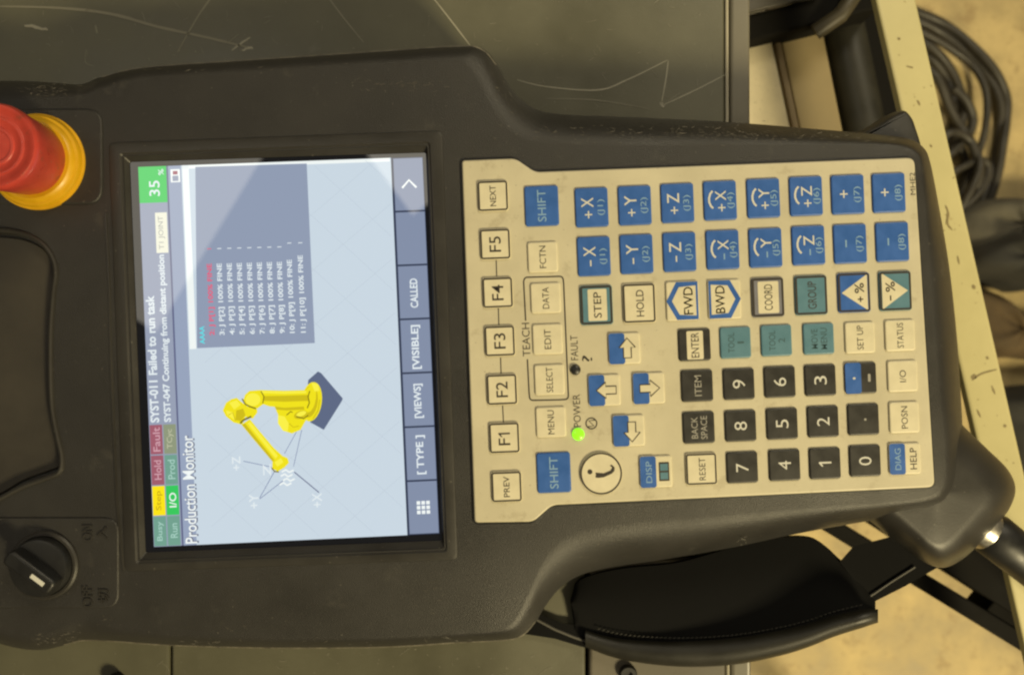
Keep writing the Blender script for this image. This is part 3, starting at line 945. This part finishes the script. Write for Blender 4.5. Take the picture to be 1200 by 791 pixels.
lg = Legend(k).ring(36.5, 44.5, 3.2, 2.2).poly([(14.5, 0), (-15.5, -21), (-15.5, 21)], CREAMKEY).up(); lg.t('%', -6, -5, 12, 11, INK, 0.01).line([(-6, 5), (-6, 11)], 1.6, INK).done()
# cursor keys: half blue, half cream, with an outlined arrow
def arrow(kx, ky, d, shift):
    k = key(kx, ky, 37, 36.5, CREAMKEY, 'half blue half cream cursor key with an arrow pointing %s' % d)
    ang = {'right': 0, 'down': 90, 'left': 180, 'up': 270}[d]
    shp = [(-11, -4.5), (1, -4.5), (1, -9.5), (12, 0), (1, 9.5), (1, 4.5), (-11, 4.5)]
    c, s = math.cos(R(ang)), math.sin(R(ang))
    q = [(x * c - y * s + shift[0], x * s + y * c + shift[1]) for x, y in shp]
    lg = Legend(k).rect(-9, 0, 18.5, 36, 2.8, BLUE).up().poly(q, CREAMKEY).up().line(q, 1.5, INK, True); lg.done()
arrow(732, 408.4, 'up', (3, 0)); arrow(708.5, 457.3, 'left', (2.5, 0)); arrow(760.5, 455, 'right', (0.5, 0)); arrow(737, 504.6, 'down', (3.5, 1))
# number block
for s, x, y in (('9', 866, 450), ('6', 914, 447.5), ('3', 961.5, 445.5), ('8', 868, 499), ('5', 916.7, 496.5), ('2', 964.7, 494), ('7', 870, 547.7), ('4', 919.6, 545), ('1', 967, 543), ('0', 1014, 540)):
    k = key(x, y, 36.5, 36.5, DARKKEY, 'dark number key marked ' + s); lg = Legend(k); (lg.one(0, -1, 14.5, 2.0, WHITE) if s == '1' else lg.t(s, 0, 0, 10, 14.5, WHITE, -0.004)).done()
k = key(1012, 491.5, 36.5, 36.5, DARKKEY, 'dark key marked with a point'); Legend(k).rect(2, 0, 2.6, 2.6, .8, GREYINK).done()
k = key(1009, 443, 36.5, 36.5, DARKKEY, 'key half blue half dark with comma and minus'); Legend(k).rect(-9, 0, 18.4, 36, 3, BLUE).up().rect(-8, 0, 3, 2.4, .8, WHITE).rect(9.5, 0, 3, 9, .8, GREYINK).done()
k = key(814, 404, 37.5, 37.5, DARKKEY, 'dark key with a cream label marked ENTER'); Legend(k).rect(0.5, 0.5, 19, 33, 1.5, CREAMKEY).up().t('ENTER', 0.5, 0.5, 29, 9, INK, 0.002).done()
k = key(817, 452, 37, 37, DARKKEY, 'dark key marked ITEM'); Legend(k).t('ITEM', 1, 0, 24, 8, GREYINK, 0.002).done()
k = key(819, 501, 37, 37, DARKKEY, 'dark key marked BACK SPACE'); Legend(k).t('BACK', -5, 0, 25, 7.5, GREYINK, 0.002).t('SPACE', 6, 0, 27, 7.5, GREYINK, 0.002).done()
k = key(822, 549.5, 36.5, 37, CREAMKEY, 'cream key outlined in black marked RESET'); Legend(k).ring(35.2, 35.7, 3, 1.9).t('RESET', 1, 0, 26, 7.5).done()
DT = mat('dark_teal_ink', (0.035, 0.085, 0.10), 0.5)
for a, b, x, y in (('TOOL', '1', 862, 401.5), ('TOOL', '2', 910, 399), ('MOVE', 'MENU', 959.5, 397)):
    k = key(x, y, 36, 36.5, TEAL, 'teal key marked %s %s' % (a, b)); Legend(k).t(a, -5, 0, 23, 7.5, DT, 0.002).t(b, 6, 0, 25 if b == 'MENU' else (2.2 if b == '1' else 5), 7.5, DT, 0.002).done()
for s, x, y, ln in (('SET UP', 1008, 395.6, 28), ('STATUS', 1055, 393, 29), ('I/O', 1058, 440.7, 14), ('POSN', 1060, 489, 26)):
    k = key(x, y, 35, 36.5, CREAMKEY, 'plain cream key marked ' + s); Legend(k).t(s, 0, 0, ln, 7.4).done()
k = key(1060.8, 537.5, 37, 36.5, CREAMKEY, 'half blue half cream key marked DIAG HELP'); Legend(k).rect(-9, 0, 18.4, 36, 2.8, BLUE).up().t('DIAG', -8.5, 0, 25, 7, PALEBLUE, 0.002).t('HELP', 9.5, 0, 25, 7.6).done()
k = key(769, 552.7, 37.5, 37, CREAMKEY, 'half blue half cream key marked DISP with a window symbol')
Legend(k).rect(-9.3, 0, 18.6, 36.5, 2.8, BLUE).up().t('DISP', -8.5, 0, 25, 7, PALEBLUE, 0.002).rect(9.2, 0, 12, 22, .6, INK).up().rect(9.2, -5, 9, 8, .3, TEAL).rect(9.2, 5, 9, 8, .3, TEAL).done()
# round i key
m_ = MB(); slab(m_, circle(0, 0, 24.6 * K, 48), -0.0009, 0, 0.0003, CREAMKEY)
k = m_.build('key', pend); cx, cy = L(704.5, 554.7, KZ); k.location = (cx, cy, FZ + KZ); k['label'] = 'round cream key outlined in black with an italic i'
lg = Legend(k)
lg.m.ribbon(circle(0, 0, 23.4 * K, 48), 1.9 * K, lg.z(), INK, True)
lg.poly([(-13+3*math.cos(t*math.pi/6), -2.5+3*math.sin(t*math.pi/6)) for t in range(12)], INK).line([(-5, 4.5), (-5.4, 2)], 3.0, INK).up().poly([(-6.2, 1.8), (-6.5, -1.4), (3, -0.2), (11.0, -3.2), (13.0, -6.5), (10.5, -8.8), (12.5, -10.0), (16, -6.5), (15.5, -2.5), (12.5, 0.5), (3, 4.4), (-4.5, 5.0)], INK).done()
# lamps
for nm, x, y, r, m_, lab in (('status_light', 677.5, 508.7, 7.2, LEDGREEN, 'lit green power light'), ('status_light', 674.2, 433.2, 6.2, BLACK, 'dark fault light')):
    q = MB(); cx, cy = L(x, y, PZ)
    lathe(q, cx, cy, [(r * K, FZ + PZ - .0004), (r * K, FZ + PZ + .0004), (r * K * .8, FZ + PZ + .0010), (r * K * .4, FZ + PZ + .0013), (0, FZ + PZ + .0014)], m_, 24)
    o = q.build(nm, pend); o['label'] = lab

# ------------------------------------------------------------------ cable end, hand strap and back parts of the pendant
def loft_px(mb, pts, z_out, z_top, z_bot, inset, material, sub=5, steps=7):
    o = spline([L(x, y, z_out) for x, y in pts], sub)
    if area2(o) < 0: o = o[::-1]
    lp = [[(x, y, FZ + z_bot) for x, y in offset(o, 0.001)], [(x, y, FZ + z_bot * .6 + z_out * .4) for x, y in o]]
    for k in range(steps + 1):
        a = math.pi / 2 * k / steps
        lp.append([(x, y, FZ + z_out + (z_top - z_out) * math.sin(a)) for x, y in (offset(o, inset * (1 - math.cos(a))) if k else o)])
    mb.loops(lp, material)
mb = MB()
LUMP = [(1085,470,1075,500),(1112,480,1085,505),(1130,500,1098,522),(1157,526,1122,545),(1181,550,1143,563),(1190,572,1153,576),(1184,594,1150,588),(1170,613,1140,600),
        (1150,635,1124,618),(1128,655,1110,632),(1106,665,1099,636),(1084,659,1087,630),(1064,643,1074,617),(1043,627,1060,604),(1010,596,1035,580),(1005,560,1030,560),(1040,500,1050,520)]
lo = spline([L(a, b, -.024) for a, b, c, d in LUMP][::-1], 6); li = spline([L(c, d, -.004) for a, b, c, d in LUMP][::-1], 6)
lp = [[(x, y, FZ - .039) for x, y in offset(lo, .0015)], [(x, y, FZ - .030) for x, y in lo]]
lop = spline([(a, b) for a, b, c, d in LUMP][::-1], 6); lip = spline([(c, d) for a, b, c, d in LUMP][::-1], 6)
for k in range(13):
    a = math.pi / 2 * k / 12
    zz = -.024 + .019 * math.sin(a) ** .9; u = 1 - math.cos(a)
    lp.append([(*L(p[0] + (q[0] - p[0]) * u, p[1] + (q[1] - p[1]) * u, zz), FZ + zz) for p, q in zip(lop, lip)])
li = [p[:2] for p in lp[-1]]
for k, t in enumerate((.4, .75, .97)):
    cx = sum(p[0] for p in li) / len(li); cy = sum(p[1] for p in li) / len(li)
    lp.append([(p[0] + (cx - p[0]) * t, p[1] + (cy - p[1]) * t, FZ - .005 + .0004 * (k + 1)) for p in li])
mb.loops(lp, HOUSING_SOFT)
mb.build('cable_outlet', pend)
mb = MB(); tube(mb, [P3(1140, 610, -.026), P3(1152, 619, -.026), P3(1160, 625, -.026)], [0.0078, 0.0078, 0.0072], METAL, 24); mb.build('metal_collar', pend)
mb = MB(); tube(mb, [P3(1155, 620, -.026), P3(1163, 626, -.026), P3(1182, 641, -.026), P3(1205, 660, -.028), P3(1240, 690, -.032), P3(1290, 740, -.036)], [0.0070, 0.0084, 0.0082, 0.0078, 0.0070, 0.0066], BLACK, 20); mb.build('cable_boot', pend)
mb = MB(); tube(mb, [P3(1280, 730, -.036), P3(1340, 790, -.06), P3(1400, 880, -.15), P3(1420, 960, -.40)], 0.006, CABLE, 14); mb.build('cable', pend)
mb = MB(); loft_px(mb, [(985, 168), (1000, 158), (1020, 147), (1036, 137), (1050, 132), (1059, 138), (1066, 152), (1072, 185), (1040, 200), (1000, 195)], -0.032, -0.024, -0.040, 0.003, HOUSING); mb.build('rear_grip', pend)

# strap: padded black band under the lower edge of the housing
xs = [669, 674, 690, 730, 795, 860, 915, 950, 968, 983, 1005, 1026]
y1 = [706, 686, 675, 666, 659, 641, 630, 630, 640, 654, 672, 701]
y2 = [708, 738, 750, 762, 768, 765, 755, 745, 738, 733, 727, 722]
def interp(x, X, Y):
    for i in range(len(X) - 1):
        if X[i] <= x <= X[i + 1]:
            t = (x - X[i]) / (X[i + 1] - X[i]); t = t * t * (3 - 2 * t) * .35 + t * .65
            return Y[i] + (Y[i + 1] - Y[i]) * t
    return Y[-1]
SP1 = spline(list(zip(xs, y1)), 8, closed=False); SP2 = spline(list(zip(xs, y2)), 8, closed=False)
def interp(x, X, Y):
    P_ = SP1 if Y is y1 else SP2
    for p, q in zip(P_, P_[1:]):
        if p[0] <= x <= q[0]:
            t = (x - p[0]) / max(1e-6, q[0] - p[0]); return p[1] + (q[1] - p[1]) * t
    return P_[-1][1]
mb = MB(); lp = []
NX, NY = 72, 14
gv, gf = [], []
for i in range(NX + 1):
    x = 669 + (1026 - 669) * i / NX
    a, b = interp(x, xs, y1), interp(x, xs, y2)
    for j in range(NY + 1):
        t = j / NY
        z = -0.0372 + 0.006 * (i / NX) + 0.002 * math.sin(math.pi * t) + (0.010 * i / NX) * t ** 3
        gv.append(P3(x, a + (b - a) * t, z))
for i in range(NX):
    for j in range(NY):
        p = i * (NY + 1) + j
        gf.append((p, p + 1, p + NY + 2, p + NY + 1))
nn = len(gv)
gv += [(x, y, z - 0.0024) for x, y, z in gv]
gf = [f[::-1] for f in gf] + [tuple(nn + k for k in f) for f in gf]
gf = [f for f in gf]
# close the border
border = [i * (NY + 1) for i in range(NX + 1)] + [NX * (NY + 1) + j for j in range(1, NY + 1)] + [i * (NY + 1) + NY for i in range(NX - 1, -1, -1)] + [j for j in range(NY - 1, 0, -1)]
for a, b in zip(border, border[1:] + border[:1]): gf.append((a, b, nn + b, nn + a))
mb.add(gv, gf, STRAP)
hand = mb.build('hand_strap', pend, angle=50); hand['label'] = 'padded black hand strap'
# moulded outer rim of the strap
mb = MB(); lp = []
for i in range(40):
    t = i / 39
    x = 686 + (1029 - 686) * t
    yc = interp(min(x, 1026), xs, y2)
    h = 19 - 4 * abs(t - .5) ** 2
    if t > .75: h += 8 * (t - .75)
    sec = []
    hh = 8.0 + 4.5 * math.sin(math.pi * t)
    end = min(1.0, (1.02 - t) * 14) ** .5
    for q in range(16):
        a = 2 * math.pi * q / 16
        py = yc + 1 + hh * math.cos(a) * (1.0 if math.cos(a) > 0 else 1.5) * (.55 + .45 * end)
        z = -0.0362 + 0.0165 * t + (0.0036 + .0022 * t) * math.sin(a) * end
        sec.append(P3(x, py, z))
    lp.append(sec)
mb.loops(lp, mat('strap_rim_plastic', (0.013, 0.012, 0.008), 0.5, noise=(60, 0.25), bump=(2000, 0.15)), cap=True, cap0=True)
mb.build('strap_rim', hand, angle=60)
mb = MB()
def band(pts, z0, z1):
    mb.loops([[P3(x, y, z0) for x, y in pts], [P3(x, y, z1) for x, y in pts]], STRAP)
band([(611, 742), (631, 718), (660, 730), (700, 735), (700, 762), (680, 757), (650, 748)][::-1], -.0395, -.0372)
mb.build('strap_band', hand); mb = MB()
band([(1000, 640), (1046, 628), (1100, 664), (1060, 687), (1022, 706), (984, 658)][::-1], -.034, -.0305)
mb.build('strap_band', hand)
mb = MB()
GREYEDGE = mat('strap_edge', (0.07, 0.066, 0.055), 0.6)  # pale lines on the bands; the right one paints a highlight
tube(mb, [P3(626, 724, -.0370), P3(650, 737, -.0370), P3(672, 746, -.0370), P3(690, 752, -.0370)], 0.0006, GREYEDGE, 6)
mb.build('strap_light_line', hand); mb = MB()
tube(mb, [P3(1020, 698, -.0300), P3(1045, 681, -.0300), P3(1072, 664, -.0300)], 0.0005, GREYEDGE, 6)
o = mb.build('strap_light_line', hand)
mb = MB()
for i in range(60):
    x = 700 + 5.2 * i
    if x > 1012: break
    yy = interp(x, xs, y2) - 17 - 4 * math.sin((x - 700) / 100)
    t = (x - 669) / 357
    z = -0.0372 + 0.006 * t + 0.002 * .45 + 0.010 * t * .45 + .0016
    tube(mb, [P3(x, yy, z), P3(x + 1.6, yy - .4, z + .0003), P3(x + 3.2, yy - .8, z)], 0.00022, mat('stitch_thread', (0.03, 0.028, 0.022), .8), 5)
o = mb.build('stitching', hand); o['kind'] = 'stuff'

# pale tube painting wear and edge highlight along the housing's rim
mb = MB()
WORN_HIGHLIGHT = mat('worn_rim_highlight', (0.13, 0.118, 0.09), 0.5, noise=(300, 0.5))
for seq in (list(range(5, 12)), list(range(38, 48))):
    q = [P3(BODY[i][0] * .93 + BODY[i][2] * .07, BODY[i][1] * .93 + BODY[i][3] * .07, zo_at(i) * .72 + .0002) for i in seq]
    mb = MB(); tube(mb, spline(q, 6, closed=False), 0.00045, WORN_HIGHLIGHT, 6); mb.build('highlight_line', pend)

# scuffs on the housing edges
mb = MB()
def scuff(px, py, n, spread, ang, zf=0.0):
    for _ in range(n):
        x, y = px + random.gauss(0, spread[0]), py + random.gauss(0, spread[1])
        l = random.uniform(1, 4.5); a = R(ang + random.gauss(0, 25))
        q = [(x - l * math.cos(a), y - l * math.sin(a)), (x + random.uniform(-.6, .6), y + random.uniform(-.6, .6)), (x + l * math.cos(a), y + l * math.sin(a))]
        pts = []
        for u_, v_ in q:
            best = surf_z(*L(u_, v_, 0))
            if best is None: break
            pts.append((*L(u_, v_, best - FZ), best + .00012))
        if len(pts) == 3:
            w = random.uniform(.12, .38) * K * 2
            d = Vector(pts[2]) - Vector(pts[0]); nrm = Vector((-d.y, d.x, 0)).normalized() * w / 2
            mb.add([Vector(pts[0]), Vector(pts[1]) - nrm, Vector(pts[2]), Vector(pts[1]) + nrm], [(0, 1, 2, 3)], WORN)
from mathutils.bvhtree import BVHTree
bvh = BVHTree.FromPolygons([tuple(v.co) for v in housing.data.vertices], [tuple(p.vertices) for p in housing.data.polygons])
def surf_z(x, y):
    h = bvh.ray_cast(Vector((x, y, FZ + .05)), Vector((0, 0, -1)))
    return h[0].z if h[0] is not None else None
scuff(55, 106, 46, (16, 4), 5); scuff(55, 749, 22, (8, 4), -10); scuff(80, 745, 22, (9, 4), 0)
scuff(750, 155, 90, (70, 5), 0); scuff(860, 157, 70, (40, 5), 0); scuff(960, 163, 40, (40, 4), 5)
scuff(490, 98, 30, (26, 4), -6); scuff(430, 100, 12, (20, 4), -6); scuff(240, 752, 14, (30, 2), 0); scuff(380, 752, 10, (30, 3), 0)
scuff(520, 690, 14, (14, 14), 0); scuff(520, 749, 12, (25, 2), 0); scuff(120, 722, 8, (10, 8), 0); scuff(870, 632, 6, (5, 3), 0); scuff(275, 733, 5, (5, 5), 0)
scuff(590, 110, 14, (8, 12), 60); scuff(300, 82, 14, (120, 3), -4)
o = mb.build('scuffs', pend, smooth=False); o['kind'] = 'stuff'

# ------------------------------------------------------------------ what lies beyond the cabinet's edge
zr = -0.075
rail = thing('cream_rail', 'cream painted steel rail with chips, slanting past the right end of the pendant', 'rail')
def wq(pts, z): return [W(x, y, z) for x, y in pts]
mb = MB(); slab(mb, wq([(920, -460), (968, -460), (1400, 1420), (1354, 1420)], zr), ZF + zr - 0.004, ZF + zr, 0.0013, RAIL); mb.build('rail_beam', rail)
for x_, y_ in ((935, -455), (1372, 1400)):
    mb = MB(); slab(mb, wq([(x_, y_ - 15), (x_ + 30, y_ - 15), (x_ + 30, y_ + 15), (x_, y_ + 15)], zr), 0.0, ZF + zr - 0.0041, 0.001, RAIL); mb.build('post', rail)

mb = MB()
CHIP = mat('chip_dark', (0.21, 0.165, 0.075), .6)
for pts, w in ((((1108, 241), (1111, 250), (1110, 262), (1116, 270)), .0011), (((1140, 334), (1142, 339)), .0018), (((1139, 446), (1150, 438), (1168, 433)), .0009), (((1138, 443), (1144, 440)), .0022), (((1162, 452), (1166, 462)), .0008), (((1062, 78), (1070, 80)), .0008), (((1075, 118), (1078, 124)), .001), (((1156, 418), (1158, 421)), .0012), (((1090, 170), (1092, 173)), .0009), (((1122, 300), (1124, 310)), .0007), (((1176, 498), (1179, 500)), .0012), (((1052, 45), (1055, 47)), .0011), (((1145, 480), (1149, 489)), .0008)):
    q = spline([W(x, y, zr) for x, y in pts], 4, closed=False)
    mb.ribbon(q, lambda t: w * (0.4 + .6 * math.sin(math.pi * t)) * random.uniform(.7, 1.2), ZF + zr + .00015, CHIP)
for _ in range(26):
    t = random.uniform(0, .62); u = random.uniform(-18, 18)
    x, y = 1049 + 216 * t + u, -10 + 950 * t
    q = [W(x, y, zr), W(x + random.uniform(.5, 2.2), y + random.uniform(-1.5, 1.5), zr)]
    mb.ribbon(q, random.uniform(.0002, .00045), ZF + zr + .00015, mat('chip_faint', (0.30, 0.245, 0.115), .6))
o = mb.build('paint_chips', rail, smooth=False); o['kind'] = 'stuff'

zb = -0.125
bf = thing('black_rack', 'black steel rack corner with a slot, below the cable outlet', 'rack')
mb = MB(); slab(mb, wq([(930, 600), (960, 596), (1230, 760), (1230, 783)], zb), ZF + zb - 0.03, ZF + zb, 0.001, FRAME); mb.build('rack_bar', bf)
mb = MB(); slab(mb, wq([(985, 590), (1180, 590), (1225, 742), (1168, 707)], zb + .004), ZF + zb - 0.02, ZF + zb + .004, 0.001, FRAME); mb.build('rack_plate', bf)
mb = MB(); slab(mb, wq([(1168, 700), (1222, 730), (1228, 765), (1150, 722)], zb - .002), ZF + zb - 0.02, ZF + zb - .002, 0.001, FRAME); mb.build('rack_plate', bf)
zz = zb - .03
tb = thing('tan_board', 'tan board standing on the floor in the gap beside the cabinet lip', 'board')
zq = -0.15
mb = MB(); slab(mb, wq([(901, -20), (953, -20), (1023, 330), (976, 330)], zq), ZF + zq - .006, ZF + zq, 0.001, TAN); mb.build('board_panel', tb)
mb = MB(); slab(mb, wq([(893, -20), (900.5, -20), (975.5, 330), (967, 330)], zq + .003), ZF + zq - .006, ZF + zq + .003, 0.001, mat('tan_edge', (0.23, 0.175, 0.10), .7)); mb.build('board_edge', tb)
mb = MB(); slab(mb, wq([(972, 300), (1010, 300), (1010, 330), (976, 330)], zq), 0.0, ZF + zq - .0061, 0.001, TAN); mb.build('board_leg', tb)

pp_ = thing('pale_panel', 'pale cream panel between the cabinet lip and the tan board', 'panel')
mb = MB(); slab(mb, wq([(850, -20), (890, -20), (964, 330), (850, 330)], zq + .006), ZF + zq, ZF + zq + .006, 0.001, mat('pale_panel_paint', (0.64, 0.57, 0.40), .6, noise=(60, 0.12), specks=(500, .66, (.3, .25, .14), .5))); mb.build('panel_sheet', pp_)
mb = MB(); slab(mb, wq([(850, 300), (880, 300), (880, 330), (850, 330)], zq), 0.0, ZF + zq - .0001, 0.001, TAN); mb.build('panel_leg', pp_)
tu = thing('dark_tube', 'dark round tube lying along the inner side of the cream rail', 'tube')
mb = MB(); ptsT = []
for t in (-.4, 0, .5, 1, 1.6):
    x, y = W(975 + 38 * t, -20 + 180 * t, -0.160); ptsT.append((x, y, ZF - .160))
tube(mb, ptsT, 0.0115, TUBE, 28); mb.build('tube_body', tu)
mb = MB()
slab(mb, wq([(984, -60), (1018, -60), (1085, 240), (1046, 240)], -.155), ZF - .175, ZF - .155, 0.001, FRAME); mb.build('dark_gap_plate', tu)  # black plate added to darken the gap between tube and rail
bb = thing('black_bar', 'black bar crossing the gap at the top, above the tan board', 'bar')
mb = MB(); slab(mb, wq([(870, 19), (1030, -22), (1030, 10), (990, 20), (870, 50)], -.13), ZF - .16, ZF - .13, 0.0015, FRAME); mb.build('bar_body', bb)
mb = MB(); tube(mb, [(*W(960, 34, -.125), ZF - .13), (*W(985, 18, -.125), ZF - .125), (*W(1000, -4, -.125), ZF - .125), (*W(1006, -30, -.125), ZF - .13)], 0.004, mat('bar_hose', (0.045, 0.038, 0.022), .5), 12); mb.build('hose', bb)
mb = MB(); slab(mb, wq([(870, 0), (960, -18), (960, -4), (870, 16)], -.126), ZF - .1285, ZF - .126, 0.001, mat('bar_grey', (0.06, 0.055, 0.045), .5)); mb.build('grey_strip', bb)

# coiled cable on the floor
coil = thing('cable_coil', 'coil of black rubber cable on the concrete floor, right of the cream rail', 'cable')
def floor_cable(pts, r, lift):
    m_ = MB()
    q = []
    for i, p in enumerate(pts):
        z = r + lift + 0.004 * math.sin(i * 1.7)
        z = max(r, z)
        x, y = W(p[0], p[1], z - ZF)
        q.append((x, y, z))
    tube(m_, spline(q, 6, closed=False), r, CABLE, 12)
    m_.build('cable_strand', coil)
floor_cable([(1030, 10), (1055, 10), (1080, 17), (1110, 31), (1142, 57), (1166, 84), (1179, 114), (1179, 140), (1175, 170), (1169, 205), (1158, 240)], 0.0041, 0.004)
floor_cable([(1030, 22), (1075, 26), (1104, 40), (1136, 66), (1159, 92), (1172, 120), (1172, 148), (1166, 185), (1155, 222), (1140, 262)], 0.0040, 0.0)
floor_cable([(1050, 30), (1083, 40), (1115, 58), (1140, 78), (1155, 106), (1156, 142), (1148, 176), (1133, 212), (1118, 245)], 0.0032, 0.012)
floor_cable([(1060, 42), (1090, 55), (1114, 82), (1128, 118), (1126, 148), (1112, 180), (1096, 210)], 0.0041, 0.006)
floor_cable([(1070, 60), (1092, 70), (1109, 92), (1118, 122), (1116, 150), (1100, 178)], 0.0040, 0.0)
floor_cable([(1085, 80), (1100, 95), (1112, 125), (1126, 150), (1140, 172), (1148, 200), (1140, 235)], 0.0043, 0.016)
floor_cable([(1095, 168), (1112, 156), (1128, 158), (1142, 172), (1148, 195), (1138, 222), (1122, 250)], 0.0036, 0.022)
floor_cable([(1090, 200), (1112, 182), (1134, 160), (1140, 140), (1132, 118), (1118, 104)], 0.0040, 0.012)
floor_cable([(1100, 215), (1120, 200), (1150, 188), (1158, 200), (1148, 225), (1128, 246)], 0.0033, 0.018)
floor_cable([(1098, 185), (1118, 170), (1130, 185), (1128, 215), (1112, 240)], 0.0043, 0.004)

# cloth heaps on the floor
def heap(name, label, cat, pts, h, material, seed):
    rnd = random.Random(seed)
    xs_ = [p[0] for p in pts]; ys_ = [p[1] for p in pts]
    c = (sum(xs_) / len(xs_), sum(ys_) / len(ys_))
    o = [W(x, y, -ZF + h * .3) for x, y in pts]
    o = spline(o, 6)
    if area2(o) < 0: o = o[::-1]
    cx, cy = W(*c, -ZF + h * .3)
    lp = []
    NK = 12
    ph = [rnd.uniform(0, 6.28) for _ in range(6)]
    for k in range(NK + 1):
        t = k / NK
        s = math.cos(t * math.pi / 2) ** .55 if t < 1 else 0.001
        lp.append([(cx + (x - cx) * s, cy + (y - cy) * s, max(.0005, h * math.sin(t * math.pi / 2) ** .8 * (1 + .07 * math.sin(3 * math.atan2(y - cy, x - cx) + ph[0] + 2 * t) + .03 * math.sin(7 * math.atan2(y - cy, x - cx) + ph[1] - 3 * t)) * (1 - .12 * t))) for x, y in o])
    m_ = MB(); m_.loops(lp, material)
    ob = m_.build(name, smooth=True, angle=80)
    ob['label'], ob['category'] = label, cat
    return ob
heap('cloth_heap', 'grey cloth heap on the floor just below the cable coil', 'cloth', [(1105, 262), (1131, 241), (1160, 233), (1200, 233), (1260, 240), (1280, 290), (1200, 305), (1150, 305), (1110, 300)], 0.05, CLOTH, 1)
heap('cloth_heap', 'black cloth heap on the floor between the grey and the brown heap', 'cloth', [(1120, 300), (1145, 284), (1174, 273), (1205, 266), (1270, 272), (1280, 325), (1205, 341), (1180, 337), (1152, 328), (1120, 320)], 0.075, CLOTH2, 2)
heap('cloth_heap', 'brown cloth heap on the floor under the black heap', 'cloth', [(1120, 340), (1152, 340), (1172, 352), (1200, 384), (1260, 400), (1260, 425), (1190, 420), (1160, 418), (1125, 400)], 0.04, BROWN, 3)
heap('cloth_heap', 'dark cloth heap at the right border, lowest of the heaps', 'cloth', [(1150, 470), (1176, 458), (1205, 452), (1260, 455), (1270, 560), (1210, 575), (1165, 540)], 0.05, CLOTH2, 4)
